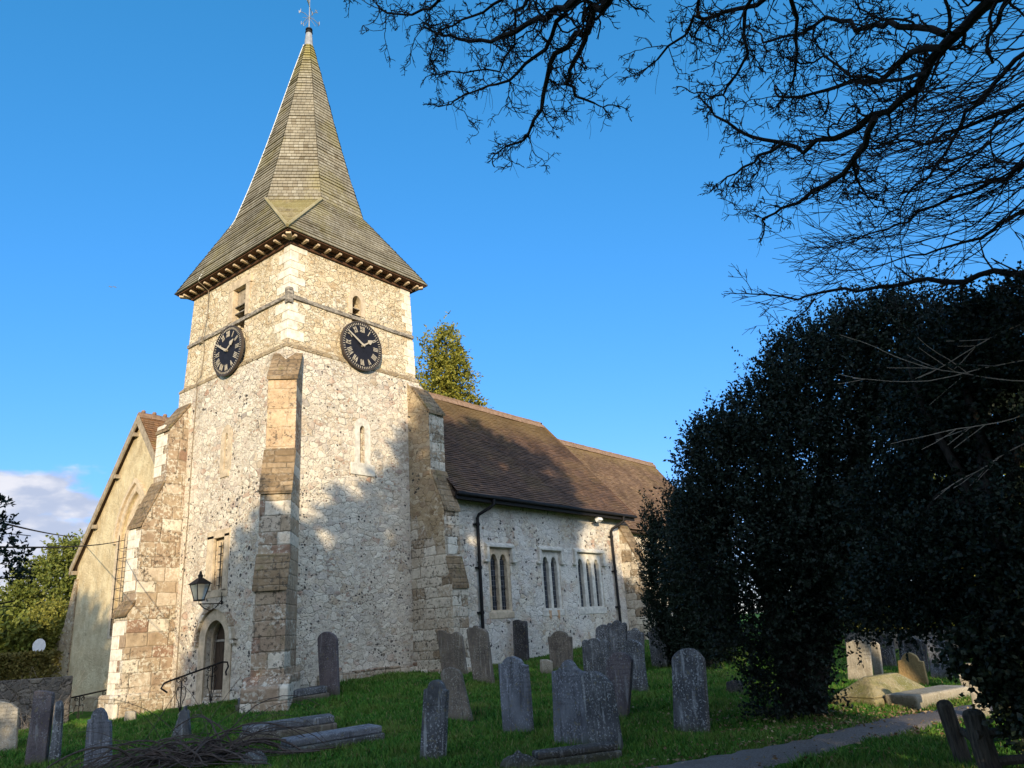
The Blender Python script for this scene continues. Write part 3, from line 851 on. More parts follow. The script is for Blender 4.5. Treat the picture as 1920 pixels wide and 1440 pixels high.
b.prism([(xw + 0.05, y_, z_) for y_, z_ in ((17.872, 9.50), (17.99, 9.44), (17.96, 9.53), (18.05, 9.58), (17.97, 9.63), (18.04, 9.72), (17.95, 9.70), (17.99, 9.86), (17.91, 9.76), (17.872, 9.84))], (0.03, 0, 0))
b.build('broken_board', M['wood_dark'], bw)
ys = TY0 + taper(9.2)
ou = arch_pts(13.19, 0.62, 8.98, 9.44, 0.36); inn = arch_pts(13.19, 0.324, 8.98, 9.40, 0.20)
bs = ring(MB(), ou, inn, (0, 0.12, 0), on_s, ys - 0.03).build('bell_window', M['dressed'], church); kid(bs)
for k, z in enumerate((8.74, 8.98, 9.20)):
    MB().hexa([(13.023, ys + 0.02, z), (13.357, ys + 0.02, z), (13.357, ys + 0.28, z + 0.13), (13.023, ys + 0.28, z + 0.13),
               (13.023, ys + 0.02, z + 0.035), (13.357, ys + 0.02, z + 0.035), (13.357, ys + 0.28, z + 0.165), (13.023, ys + 0.28, z + 0.165)]).build('louvre', M['board'], bs)
MB().box((13.023, ys + 0.5, 8.7), (13.357, ys + 0.53, 9.6)).build('boarding', M['void'], bs)

# clocks
def clock(c, right, nrm):
    c = Vector(c); right = Vector(right); nrm = Vector(nrm); upv = Vector((0, 0, 1))
    def P(u, v, d): return c + right * u + upv * v + nrm * d
    def bar(mb, p, q, w0, w1, d, t=0.012):
        p = Vector(p); q = Vector(q); dr = (q - p).normalized(); sd = Vector((-dr.y, dr.x))
        ring4 = [p - sd * w0 / 2, p + sd * w0 / 2, q + sd * w1 / 2, q - sd * w1 / 2]
        mb.prism([P(k.x, k.y, d) for k in ring4], nrm * t)
    n = 56
    f = MB().prism([P(0.72 * math.cos(2 * math.pi * k / n), 0.72 * math.sin(2 * math.pi * k / n), 0.0) for k in range(n)], nrm * 0.07)
    cf = f.build('clock', M['clock'], church, recalc=True); kid(cf)
    rm = MB()
    for k in range(n):
        a0, a1 = 2 * math.pi * k / n, 2 * math.pi * (k + 1) / n
        q = [(0.70, a0), (0.735, a0), (0.735, a1), (0.70, a1)]
        pts = [P(r * math.cos(a), r * math.sin(a), 0.0) for r, a in q] + [P(r * math.cos(a), r * math.sin(a), 0.085) for r, a in q]
        rm.hexa(pts)
    rm.build('rim', M['copper'], cf, recalc=True)
    nm = MB()
    def stroke(ang, u0, v0, u1, v1, w):   # in a numeral's own frame: u across, v outwards
        a = math.radians(90 - ang); ro = Vector((math.cos(a), math.sin(a))); ra = Vector((ro.y, -ro.x))
        p = ro * (0.50 + v0) + ra * u0; q = ro * (0.50 + v1) + ra * u1
        bar(nm, p, q, w, w, 0.0705)
    def numeral(ang, s):
        h = 0.085; wid = {'I': 0.042, 'V': 0.095, 'X': 0.095}
        tot = sum(wid[k] for k in s); u = -tot / 2
        for k in s:
            cxx = u + wid[k] / 2
            if k == 'I': stroke(ang, cxx, -h, cxx, h, 0.021)
            if k == 'V': stroke(ang, cxx - 0.033, h, cxx, -h, 0.026); stroke(ang, cxx + 0.033, h, cxx, -h, 0.017)
            if k == 'X': stroke(ang, cxx - 0.033, h, cxx + 0.033, -h, 0.026); stroke(ang, cxx + 0.033, h, cxx - 0.033, -h, 0.017)
            u += wid[k]
    for k, s in enumerate(('XII', 'I', 'II', 'III', 'IIII', 'V', 'VI', 'VII', 'VIII', 'IX', 'X', 'XI')): numeral(30 * k, s)
    for k in range(60):
        a = math.radians(6 * k); r0, r1 = (0.622, 0.685)
        bar(nm, (r0 * math.sin(a), r0 * math.cos(a)), (r1 * math.sin(a), r1 * math.cos(a)), 0.016, 0.02, 0.0705, 0.008)
    nm.build('numerals', M['gilt'], cf, recalc=True)
    def hand(ang, L, w, spade):
        a = math.radians(ang); d = Vector((math.sin(a), math.cos(a))); sd = Vector((d.y, -d.x))
        mb = MB()
        if spade:
            bar(mb, (0, 0), d * (L * 0.55), w, w * 0.75, 0.10)
            q = [d * (L * 0.50) - sd * 0.02, d * (L * 0.60) - sd * 0.075, d * (L * 0.76) - sd * 0.05, d * L, d * (L * 0.76) + sd * 0.05, d * (L * 0.60) + sd * 0.075, d * (L * 0.50) + sd * 0.02]
            mb.prism([P(k.x, k.y, 0.1135) for k in q], nrm * 0.014)
            mb.lathe([(0.001, 0), (0.05, 0), (0.05, 0.002)], (1e3, 1e3, 1e3)) if False else None
            return mb.build('hour_hand', M['gilt'], cf, recalc=True)
        bar(mb, d * -0.05, d * L, w, w * 0.55, 0.13)
        return mb.build('minute_hand', M['gilt'], cf, recalc=True)
    hand(57, 0.44, 0.05, True)
    hand(301, 0.64, 0.065, False)
    MB().prism([P(0.04 * math.cos(k * math.pi / 5), 0.04 * math.sin(k * math.pi / 5), 0.072) for k in range(10)], nrm * 0.085).build('hub', M['gilt'], cf, recalc=True)
clock((13.20, TY0 - 0.055, 7.955), (1, 0, 0), (0, -1, 0))
clock((TX0 - 0.055, 18.28, 7.955), (0, -1, 0), (-1, 0, 0))

# west doorway
dr = MB().prism(on_w(arch_pts(DY, 0.93, -0.98, 0.20, 0.495), TX0 + 0.30), (0.06, 0, 0)).build('door', M['wood_dark'], church, recalc=True); kid(dr)
mb = MB()
for k in range(5):
    y = DY - 0.46 + k * 0.186
    mb.box((TX0 + 0.283, y + 0.005, -0.96), (TX0 + 0.301, y + 0.181, 0.16))
mb.build('planks', M['wood_dark'], dr, bevel=0.004)
MB().box((TX0 + 0.262, DY - 0.46, 0.165), (TX0 + 0.301, DY + 0.46, 0.225)).build('transom', M['timber'], dr)
MB().lathe([(0.05, 0), (0.06, 0.02), (0.05, 0.04)], (TX0 + 0.27, DY - 0.3, -0.15), 10).build('handle', M['iron'], dr)
mb = MB()
for k in range(3): mb.box((TX0 + 0.02 + 0.08 * k, DY - 0.465, -1.195 + 0.075 * k), (TX0 + 0.40, DY + 0.465, -1.125 + 0.075 * k))
mb.build('door_step', M['ashlar'], church, bevel=0.015)
ou = arch_pts(DY, 1.50, -1.35, 0.22, 0.72); inn = arch_pts(DY, 0.925, -1.30, 0.20, 0.49)
ds = ring(MB(), ou, inn, (0.05, 0, 0), on_w, TX0 - 0.025).build('door_surround', M['dressed'], church); kid(ds)
o2 = arch_pts(DY, 1.06, -1.30, 0.20, 0.56); i2 = arch_pts(DY, 0.88, -1.30, 0.20, 0.465)
ring(MB(), o2, i2, (0.06, 0, 0), on_w, TX0 + 0.16).build('inner_moulding', M['dressed'], ds)
ho = arch_pts(DY, 1.74, 0.10, 0.22, 0.86); hi = arch_pts(DY, 1.52, 0.10, 0.22, 0.74)
mb = MB()
n = len(ho)
for k in range(2, n - 1):
    a, b, c_, d_ = on_w([ho[k], ho[k + 1], hi[k + 1], hi[k]], TX0 - 0.10)
    mb.hexa([a, b, c_, d_] + [(x + 0.12, y, z) for x, y, z in (a, b, c_, d_)])
for s in (-1, 1): mb.box((TX0 - 0.10, DY + s * 0.76, 0.10), (TX0 + 0.02, DY + s * 0.96, 0.20))
mb.build('hood_mould', M['ashlar'], ds, recalc=True)

# window above the door
ww = MB()
for y0, y1, z0, z1 in ((17.86, 18.10, 1.40, 2.84), (18.60, 18.92, 1.40, 2.84), (17.84, 18.94, 2.76, 2.96), (17.84, 18.94, 1.26, 1.44)):
    ww.box((TX0 - 0.018, y0, z0), (TX0 + 0.06, y1, z1))
ww = ww.build('window', M['dressed'], church, bevel=0.008); kid(ww)
fr = MB().box((TX0 + 0.13, 18.045, 1.45), (TX0 + 0.25, 18.655, 2.75)).build('window_head', M['dressed'], ww)
cut(fr, MB().prism(on_w(arch_pts(18.30, 0.40, 1.50, 2.40, 0.26), TX0), (0.5, 0, 0)))
MB().box((TX0 + 0.22, 18.1, 1.5), (TX0 + 0.235, 18.5, 2.68)).build('pane', M['glass_green'], ww)
mb = MB()
for k in range(6): mb.box((TX0 + 0.09, 18.07, 1.55 + 0.2 * k), (TX0 + 0.105, 18.53, 1.565 + 0.2 * k))
for k in range(3): mb.box((TX0 + 0.10, 18.17 + 0.13 * k, 1.45), (TX0 + 0.112, 18.182 + 0.13 * k, 2.66))
mb.build('grille', M['iron'], ww)

# buttresses
def butt(profile, org, d, w, wdir, body, parts):
    # profile of (projection, z); d projection direction, wdir across
    org = Vector(org); d = Vector(d); wd = Vector(wdir)
    pts = [org + d * a + Vector((0, 0, z)) for a, z in profile]
    o = MB().prism(pts, wd * w).build('buttress', M[body], church, recalc=True)
    kid(o)
    return o
# south-east, square to the wall
pr = [(-0.3, -2), (1.53, -2), (1.53, 1.22), (1.33, 2.02), (1.33, 3.34), (0.87, 4.48), (0.87, 6.22), (0.0, 7.28), (-0.3, 7.28)]
se = butt(pr, (15.06, TY0, 0), (0, -1, 0), 0.60, (1, 0, 0), 'ashlar_pale', 0)
MB().prism([(15.052, TY0 - a, z) for a, z in [(0, 3.3), (.12, 3.1), (.25, 3.25), (.40, 2.8), (.55, 2.95), (.70, 2.5), (.86, 2.6), (1.0, 2.25), (1.15, 2.4), (1.325, 2.1), (1.325, 3.34), (0.865, 4.48), (0.865, 6.22), (0.0, 7.27)]], (0.012, 0, 0)).build('harled_face', M['rubble_dark'], se, recalc=True)
for a0, z0, a1, z1 in ((0.93, 6.20, 0.20, 7.12), (1.38, 3.30, 0.90, 4.46), (1.58, 1.20, 1.36, 2.0)):
    MB().prism([(15.03, TY0 - a0, z0), (15.03, TY0 - a1, z1), (15.03, TY0 - a1, z1 - 0.1), (15.03, TY0 - a0, z0 - 0.09)], (0.66, 0, 0)).build('weathering', M['offset'], se, bevel=0.01, recalc=True)
MB().box((14.98, TY0 - 1.62, -1.8), (15.74, TY0, -0.88)).build('plinth', M['ashlar'], se, bevel=0.03)
# north-west, square to the wall
pr = [(-0.3, -2.4), (1.29, -2.4), (1.29, 1.04), (1.11, 1.34), (1.11, 3.34), (0.56, 4.58), (0.56, 6.10), (0.0, 6.92), (-0.3, 6.92)]
nw = butt(pr, (TX0, 21.04, 0), (-1, 0, 0), 0.72, (0, -1, 0), 'ashlar', 0)
for a0, z0, a1, z1 in ((0.61, 6.08, 0.02, 6.93), (1.16, 3.32, 0.60, 4.58), (1.36, 1.02, 1.13, 1.36)):
    MB().prism([(TX0 - a0, 21.07, z0), (TX0 - a1, 21.07, z1), (TX0 - a1, 21.07, z1 - 0.1), (TX0 - a0, 21.07, z0 - 0.09)], (0, -0.78, 0)).build('weathering', M['offset'], nw, bevel=0.012, recalc=True)
QS = {}
z = -1.0; k = 0
while z < 6.0:
    h = random.uniform(0.24, 0.34)
    pj = 1.29 if z + h < 1.0 else (1.11 if (z > 1.4 and z + h < 3.3) else (0.56 if z > 4.6 else 0))
    if pj:
        L = (0.30, 0.17)[k % 2]
        QS.setdefault(pj, MB()).box((TX0 - pj - 0.012, 21.05, z), (TX0 - pj + L, 21.04 - 0.72 * (0.85 if k % 2 else 0.55), z + h - 0.006))
    z += h; k += 1
for m_ in QS.values(): m_.build('quoins', M['quoin'], nw, bevel=0.012)
MB().box((TX0 - 1.46, 20.2, -2.2), (TX0, 21.16, -0.93)).build('plinth', M['ashlar'], nw, bevel=0.06)
# south-west, diagonal
dd = Vector((-1, -1, 0)).normalized(); wd = Vector((1, -1, 0)).normalized()
BW_ = 0.70
og = Vector((TX0, TY0, 0)) - wd * 0.33
pr = [(-0.7, -2), (1.12, -2), (1.12, 1.24), (0.84, 2.0), (0.84, 3.44), (0.46, 4.50), (0.46, 6.38), (-0.28, 7.28), (-0.7, 7.28)]
sw = butt(pr, og, dd, BW_, wd, 'ashlar', 0)
def dg(a, z, s=0.0): return og + dd * a + wd * s + Vector((0, 0, z))
for a0, z0, a1, z1 in ((0.52, 6.36, -0.2, 7.24), (0.90, 3.42, 0.50, 4.50), (1.18, 1.22, 0.88, 1.98)):
    MB().prism([dg(a0, z0, -.03), dg(a1, z1, -.03), dg(a1, z1 - 0.1, -.03), dg(a0, z0 - 0.09, -.03)], wd * (BW_ + .06)).build('weathering', M['offset'], sw, bevel=0.012, recalc=True)
MB().prism([dg(0.468, 4.52, 0.012), dg(0.468, 6.27, 0.012), dg(0.4, 6.27, 0.012), dg(0.4, 4.52, 0.012)], wd * (BW_ - .024)).build('harled_face', M['ashlar_buff'], sw, recalc=True)
MB().prism([dg(1.36, -2, -.14), dg(1.36, -0.86, -.14), dg(1.12, -0.62, -.14), dg(-0.2, -0.62, -.14), dg(-0.2, -2, -.14)], wd * (BW_ + .28)).build('plinth', M['ashlar'], sw, bevel=0.03, recalc=True)

# ------------------------------------------------------------------ spire
CX, CY = (TX0 + TX1) / 2, (TY0 + TY1) / 2
EX, EY, EZ = 2.395 + 0.25, 2.69 + 0.25, 10.66
KZ, KA = 12.75, 1.95
TZ, TA = 20.30, 0.135
T22 = math.tan(math.pi / 8)
def octv(a, k):   # k 0..7 counter-clockwise from the east-north-east vertex; vertices of an octagon of apothem a
    ang = math.pi / 8 + k * math.pi / 4
    r = a / math.cos(math.pi / 8)
    return CX + r * math.cos(ang), CY + r * math.sin(ang)
sp = MB(); MOSS = []
def facet(mb, A0, B0, A1, B1, n, lift=0.034, v0=0):
    # courses of shingles on the facet whose lower edge is A0-B0 and upper edge A1-B1
    A0, B0, A1, B1 = map(Vector, (A0, B0, A1, B1))
    nrm = (B0 - A0).cross(A1 - A0 if (A1 - A0).length > 1e-6 else B1 - A0).normalized()
    ud = (B0 - A0).normalized()
    for k in range(n):
        t0, t1 = k / n, min(1.0, (k + 1.25) / n)
        a0, b0, a1, b1 = A0.lerp(A1, t0), B0.lerp(B1, t0), A0.lerp(A1, t1), B0.lerp(B1, t1)
        j = random.uniform(0.7, 1.35)
        a0l, b0l = a0 + nrm * lift * j, b0 + nrm * lift * j
        row = v0 + k + 0.5
        mb.poly([a0l, b0l, b1, a1], [((q - A0).dot(ud), row) for q in (a0l, b0l, b1, a1)])
        mb.poly([a0, b0, b0l, a0l], [((q - A0).dot(ud), row) for q in (a0, b0, b0l, a0l)])
def ap(t): return KA + (TA - KA) * t - 0.10 * math.sin(math.pi * t) * (1 - t)
NSEG = 8
for k in range(8):
    rows = 0
    for s_ in range(NSEG):
        t0, t1 = s_ / NSEG, (s_ + 1) / NSEG
        z0, z1 = KZ + (TZ - KZ) * t0, KZ + (TZ - KZ) * t1
        A0 = octv(ap(t0), k) + (z0,); B0 = octv(ap(t0), (k + 1) % 8) + (z0,)
        A1 = octv(ap(t1), k) + (z1,); B1 = octv(ap(t1), (k + 1) % 8) + (z1,)
        facet(sp, A0, B0, A1, B1, 7, v0=rows + 40); rows += 7
corners = {'ne': (CX + EX, CY + EY, EZ), 'nw': (CX - EX, CY + EY, EZ), 'sw': (CX - EX, CY - EY, EZ), 'se': (CX + EX, CY - EY, EZ)}
def ov(k): return octv(KA, k) + (KZ,)
# octagon vertices: 0 ENE 1 NNE 2 NNW 3 WNW 4 WSW 5 SSW 6 SSE 7 ESE
for c0, c1, k0, k1 in (('ne', 'nw', 1, 2), ('nw', 'sw', 3, 4), ('sw', 'se', 5, 6), ('se', 'ne', 7, 0)):
    facet(sp, corners[c0], corners[c1], ov(k0), ov(k1), 18)
for c, k0, k1 in (('ne', 0, 1), ('nw', 2, 3), ('sw', 4, 5), ('se', 6, 7)):
    a, b = Vector(ov(k0)), Vector(ov(k1)); q = Vector(corners[c]); out = (q - Vector((CX, CY, EZ))).normalized() * 0.03
    moss = MB(); MOSS.append(moss)
    facet(moss, q + out + Vector((0, 0, .01)), q + out + Vector((0, 0, .01)) + (b - a) * 1e-3, a + out * 0.8 , b + out * 0.8, 20, 0.02)
spire = sp.build('spire', M['shingle'], church); kid(spire)
for m_ in MOSS: m_.build('broach', M['shingle_moss'], spire)
core = MB()
for k in range(8): core.poly([octv(KA - .16, k) + (KZ,), octv(KA - .16, (k + 1) % 8) + (KZ,), octv(0.02, (k + 1) % 8) + (TZ - .4,), octv(0.02, k) + (TZ - .4,)])
core.hexa([(CX - EX + .02, CY - EY + .02, EZ + .005), (CX + EX - .02, CY - EY + .02, EZ + .005), (CX + EX - .02, CY + EY - .02, EZ + .005), (CX - EX + .02, CY + EY - .02, EZ + .005)] +
          [(CX - 1.2, CY - 1.2, KZ - .06), (CX + 1.2, CY - 1.2, KZ - .06), (CX + 1.2, CY + 1.2, KZ - .06), (CX - 1.2, CY + 1.2, KZ - .06)])
core.build('boarding', M['wood_dark'], spire)
hip = MB()
for c, k0, k1 in (('sw', 4, 5),):
    q = Vector(corners[c]); out = (q - Vector((CX, CY, EZ))).normalized()
    for k in (k0, k1):
        p = Vector(ov(k))
        hip.tube([q + out * 0.05 + Vector((0, 0, .03)), p + Vector((p.x - CX, p.y - CY, 0)).normalized() * 0.04 + Vector((0, 0, .02))], 0.05, 6)
hip.build('hip_roll', M['shingle_moss'], spire)
MB().lathe([(0.165, 0), (0.15, 0.12), (0.115, 0.55), (0.10, 0.60)], (CX, CY, TZ - 0.04), 10).build('lead_cap', M['lead'], spire, smooth=False)
MB().lathe([(0.10, 0), (0.13, 0.02), (0.13, 0.07), (0.09, 0.09), (0.09, 0.13), (0.125, 0.15), (0.125, 0.19), (0.06, 0.23), (0.03, 0.25)], (CX, CY, TZ + 0.55), 12).build('finial', M['iron'], spire)
# weathervane
vn = MB()
vz = TZ + 0.78
vn.tube([(CX, CY, vz), (CX, CY, vz + 1.65)], [0.022, 0.012], 6)
vn = vn.build('weathervane', M['lead'], spire)
ORIG[vn.name] = ORIG['church']
vm_ = MB()
for k in range(4):
    a = math.pi / 2 * k
    d = Vector((math.cos(a), math.sin(a), 0)); 
    p0 = Vector((CX, CY, vz + 0.50)); p1 = p0 + d * 0.40
    vm_.tube([p0, p0 + d * 0.2 + Vector((0, 0, .05)), p1], 0.011, 5)
    vm_.tube([p0 + Vector((0, 0, 0.0)), p0 + d * 0.28 - Vector((0, 0, 0.20))], 0.008, 4)
    sd = Vector((-d.y, d.x, 0))
    q = p1 + d * 0.01
    for (u0, w0, u1, w1) in {0: ((-.05, -.07, -.05, .07), (-.05, .07, .05, .07), (-.05, 0, .03, 0), (-.05, -.07, .05, -.07)),
                             1: ((-.05, -.07, -.05, .07), (-.05, .07, .05, -.07), (.05, -.07, .05, .07)),
                             2: ((-.06, .07, -.03, -.07), (-.03, -.07, 0, .03), (0, .03, .03, -.07), (.03, -.07, .06, .07)),
                             3: ((.05, .07, -.05, .04), (-.05, .04, .05, -.03), (.05, -.03, -.05, -.07))}[k]:
        vm_.tube([q + sd * u0 + Vector((0, 0, w0)), q + sd * u1 + Vector((0, 0, w1))], 0.012, 4)
vm_.build('cardinal_letters', M['lead'], spire)
ar = MB()
ad = Vector((0.8, 0.6, 0)); c0 = Vector((CX, CY, vz + 1.0))
ar.tube([c0 - ad * 0.32, c0 + ad * 0.30], 0.012, 5)
ar.prism([c0 + ad * 0.30 + Vector((0, 0, .07)), c0 + ad * 0.42, c0 + ad * 0.30 - Vector((0, 0, .07))], (0.008, -0.012, 0))
ar.prism([c0 - ad * 0.34 + Vector((0, 0, .02)), c0 - ad * 0.12 + Vector((0, 0, .02)), c0 - ad * 0.05 + Vector((0, 0, .22)), c0 - ad * 0.15 + Vector((0, 0, .16)), c0 - ad * 0.34 + Vector((0, 0, .26))], (0.008, -0.012, 0))
ar.build('vane_arrow', M['gilt'], spire, recalc=True)
# eaves: soffit, wall plate and rafter ends
mb = MB()
def rect(ox, oy, z): return [(CX - ox, CY - oy, z), (CX + ox, CY - oy, z), (CX + ox, CY + oy, z), (CX - ox, CY + oy, z)]
mb.hexa(rect(EX - 0.03, EY - 0.03, EZ - 0.035) + rect(EX - 0.03, EY - 0.03, EZ + 0.003))
mb.hexa(rect(2.395 - i1 + 0.07, 2.69 - i1 + 0.07, EZ - 0.20) + rect(2.395 - i1 + 0.07, 2.69 - i1 + 0.07, EZ - 0.036))
mb.hexa(rect(2.395 - i1 + 0.14, 2.69 - i1 + 0.14, EZ - 0.10) + rect(2.395 - i1 + 0.14, 2.69 - i1 + 0.14, EZ - 0.037))
soffit = mb.build('eaves_soffit', M['wood_soffit'], church); kid(soffit)
def rafter(px, py, nx, ny, w=0.085):
    tx, ty = -ny, nx
    def q(d, s, z): return (px + nx * d + tx * s, py + ny * d + ty * s, z)
    z0, z1 = EZ - 0.125, EZ - 0.04
    h = w / 2
    MB().hexa([q(-0.25, -h, z0), q(0.0, -h, z0 + 0.02), q(0.0, h, z0 + 0.02), q(-0.25, h, z0), q(-0.25, -h, z1), q(0.0, -h, z1), q(0.0, h, z1), q(-0.25, h, z1)]).build('rafter_end', M['wood_end'], church, bevel=0.008, recalc=True)
for k in range(13):
    x = CX - EX + 0.34 + k * (2 * EX - 0.68) / 12
    rafter(x, CY - EY + 0.09, 0, -1)
for k in range(14):
    y = CY - EY + 0.34 + k * (2 * EY - 0.68) / 13
    rafter(CX - EX + 0.09, y, -1, 0)
for sx_, sy_ in ((-1, -1), (1, -1), (-1, 1)):
    s2 = 2 ** -0.5
    rafter(CX + sx_ * (EX - 0.1), CY + sy_ * (EY - 0.1), sx_ * s2, sy_ * s2, 0.14)
# lightning conductor: down the spire and the west face
nwv = octv(KA, 3)
cab = MB()
def spire_pt(k, t, o=0.03):
    a = ap(t) + o
    x, y = octv(a, k); return (x, y, KZ + (TZ - KZ) * t)
pts = [spire_pt(3, t) for t in np.linspace(1, 0, 9)]
cab.tube(pts + [(CX - 2.3, 19.9, 11.55), (CX - EX - 0.03, 19.86, EZ + 0.0)], 0.016, 5)
lc = cab.build('lightning_conductor', M['white_cable'], church); kid(lc)
cab = MB()
yy = 19.86
cab.tube([(CX - EX - 0.03, yy, EZ - 0.05), (TX0 + i1 - 0.09, yy + .02, EZ - 0.23), (TX0 + taper(9.6) - 0.02, yy + .05, 9.6), (TX0 + i0 - 0.10, yy + .03, 8.95), (TX0 + taper(8.7) - 0.10, yy + .03, 8.78),
          (TX0 + taper(8.5) - 0.02, yy + .04, 8.5), (TX0 + i0 - 0.02, yy + .08, 7.7), (TX0 - 0.075, yy + .1, 7.44), (TX0 - 0.02, yy + .12, 7.2), (TX0 - 0.02, yy + .16, 5.5), (TX0 - 0.02, yy + .13, 3.5), (TX0 - 0.02, yy + .19, 1.5), (TX0 - 0.02, yy + .17, -1.6)], 0.014, 5)
cab.build('down_strip', M['cable'], lc)

# ------------------------------------------------------------------ nave and chancel
def tile_roof(mb, A0, B0, B1, A1, n, lift=0.03, segs=48, sag=0.035, seed=0):
    # A0-B0 eave, A1-B1 ridge
    rr = random.Random(seed)
    A0, B0, A1, B1 = map(Vector, (A0, B0, A1, B1))
    nrm = (B0 - A0).cross(A1 - A0).normalized()
    if nrm.z < 0: nrm = -nrm
    ud = (B0 - A0).normalized(); L = (B0 - A0).length
    ph = [rr.uniform(0, 6) for _ in range(6)]
    def wob(u, t):
        return sag * (math.sin(u * 0.9 + ph[0]) * math.sin(t * 3 + ph[1]) + 0.5 * math.sin(u * 2.3 + ph[2] + t * 4)) - sag * 2.2 * math.sin(math.pi * min(1, max(0, u / L))) * math.sin(math.pi * t)
    jit = [[rr.uniform(-0.010, 0.012) for _ in range(segs + 1)] for _ in range(n)]
    for k in range(n):
        t0, t1 = k / n, min(1.0, (k + 1.3) / n)
        row = k + 0.5
        prev = None
        for s_ in range(segs + 1):
            w = s_ / segs
            a = A0.lerp(B0, w).lerp(A1.lerp(B1, w), t0) + nrm * wob(w * L, t0)
            c = A0.lerp(B0, w).lerp(A1.lerp(B1, w), t1) + nrm * wob(w * L, t1)
            al = a + nrm * (lift + jit[k][s_]) 
            cur = (a, al, c, (a - A0).dot(ud))
            if prev:
                mb.poly([prev[1], al, c, prev[2]], [(prev[3], row), (cur[3], row), (cur[3], row), (prev[3], row)])
                mb.poly([prev[0], a, al, prev[1]], [(prev[3], row), (cur[3], row), (cur[3], row), (prev[3], row)])
            prev = cur
def ridge(mb, x0, x1, y, z, step=0.30, crest=True):
    x = x0
    while x < x1 - 0.02:
        L = min(step, x1 - x)
        j = random.uniform(-0.006, 0.006)
        pr = [(-0.17, -0.17), (-0.10, -0.02), (0, 0.045), (0.10, -0.02), (0.17, -0.17), (0.12, -0.17), (0, -0.03), (-0.12, -0.17)]
        mb.prism([(x, y + a, z + b + j) for a, b in pr], (L - 0.012, 0, 0))
        if crest:
            for q in (0.12, 0.37, 0.62, 0.87):
                mb.prism([(x + L * q - 0.035, y - 0.012, z + 0.02 + j), (x + L * q + 0.035, y - 0.012, z + 0.02 + j), (x + L * q + 0.02, y - 0.012, z + 0.105 + j), (x + L * q - 0.02, y - 0.012, z + 0.105 + j)], (0, 0.024, 0))
        x += L
NY0, NY1, NX1, RY, RZ = 14.75, 21.85, 25.35, 18.3, 8.23
nv = MB().box((TX1 + 0.003, NY0, -2.4), (NX1, NY1, 4.25)).build('nave_wall', M['rubble_nave'], church)
LIGHTS = {0: ((17.62, 0.34), (18.05, 0.34)), 1: ((20.22, 0.33), (20.68, 0.33)), 2: ((22.25, 0.31), (22.76, 0.31), (23.27, 0.31))}
WZ0 = 0.52
cut(nv, *[MB().box((LIGHTS[k][0][0] - 0.30, NY0 - 0.2, WZ0 - 0.02), (LIGHTS[k][-1][0] + 0.30, NY0 + 0.30, 2.33)) for k in range(3)])
def light_head(c, w, z0, zs):
    # outline of a light with a cusped trefoil head
    a = w / 2
    pts = [(c - a, z0), (c + a, z0)]
    n = 24
    for k in range(n + 1):
        th = math.pi * k / n
        r = a * (0.80 + 0.24 * abs(math.cos(1.5 * (th - math.pi / 2))))
        r = r if th not in (0, math.pi) else a
        pts.append((c + min(a, max(-a, r * 1.06 * math.cos(th))), zs + r * 1.25 * math.sin(th)))
    return pts
for k in range(3):
    ls = LIGHTS[k]
    xa, xb = ls[0][0] - 0.298, ls[-1][0] + 0.298
    mt = M['dressed'] if k == 0 else M['dressed_grey']
    w_ = MB().box((xa, NY0 + 0.03, WZ0 - 0.018), (xb, NY0 + 0.22, 2.328)).build('nave_window', mt, church)
    kid(w_)
    cut(w_, *[MB().prism(on_s(light_head(c, w, WZ0 + 0.03, 1.95), NY0 - 0.1), (0, 0.6, 0)) for c, w in ls])
    # glass
    for c, w in ls:
        MB().box((c - w / 2 - 0.02, NY0 + 0.15, WZ0), (c + w / 2 + 0.02, NY0 + 0.165, 2.25)).build('pane', M['glass'], w_)
    mb = MB()
    mb.box((xa - 0.06, NY0 - 0.016, WZ0 - 0.22), (xb + 0.06, NY0 + 0.2, WZ0 - 0.021))
    mb.build('sill', mt, w_, bevel=0.02)
    hm = MB()
    za = 2.36
    hm.prism([(xa - 0.14, NY0 + 0.02, za + 0.16), (xa - 0.14, NY0 - 0.11, za + 0.07), (xa - 0.14, NY0 - 0.11, za), (xa - 0.14, NY0 + 0.02, za)], (xb - xa + 0.28, 0, 0))
    for s_ in (0, 1):
        x = xa - 0.14 if s_ == 0 else xb + 0.02
        hm.box((x, NY0 - 0.10, za - 0.36), (x + 0.12, NY0 + 0.02, za - 0.003))
        x2 = x - 0.10 if s_ == 0 else x + 0.003
        hm.box((x2, NY0 - 0.11, za - 0.44), (x2 + 0.22, NY0 + 0.02, za - 0.363))
    hm.build('hood_mould', M['dressed_grey'], w_, bevel=0.012, recalc=True)
    if k == 0:
        b = MB()
        for q in range(4): b.box((xa + 0.1, NY0 + 0.105, 0.8 + q * 0.36), (xb - 0.1, NY0 + 0.118, 0.814 + q * 0.36))
        b.build('saddle_bars', M['iron'], w_)
# rust stains are left by two iron bar ends under the middle window
for c, w in LIGHTS[1]:
    MB().prism([(c + a, NY0 - 0.021, WZ0 - b) for a, b in ((-.08, .04), (-.05, .16), (-.055, .27), (-.02, .22), (.01, .37), (.03, .24), (.06, .30), (.07, .13), (.09, .04))], (0, 0.012, 0)).build('rust_stain', mat_plain('rust stain', (0.42, 0.23, 0.11), 0.35, 14, c2=(0.55, 0.42, 0.28)), church, recalc=True)
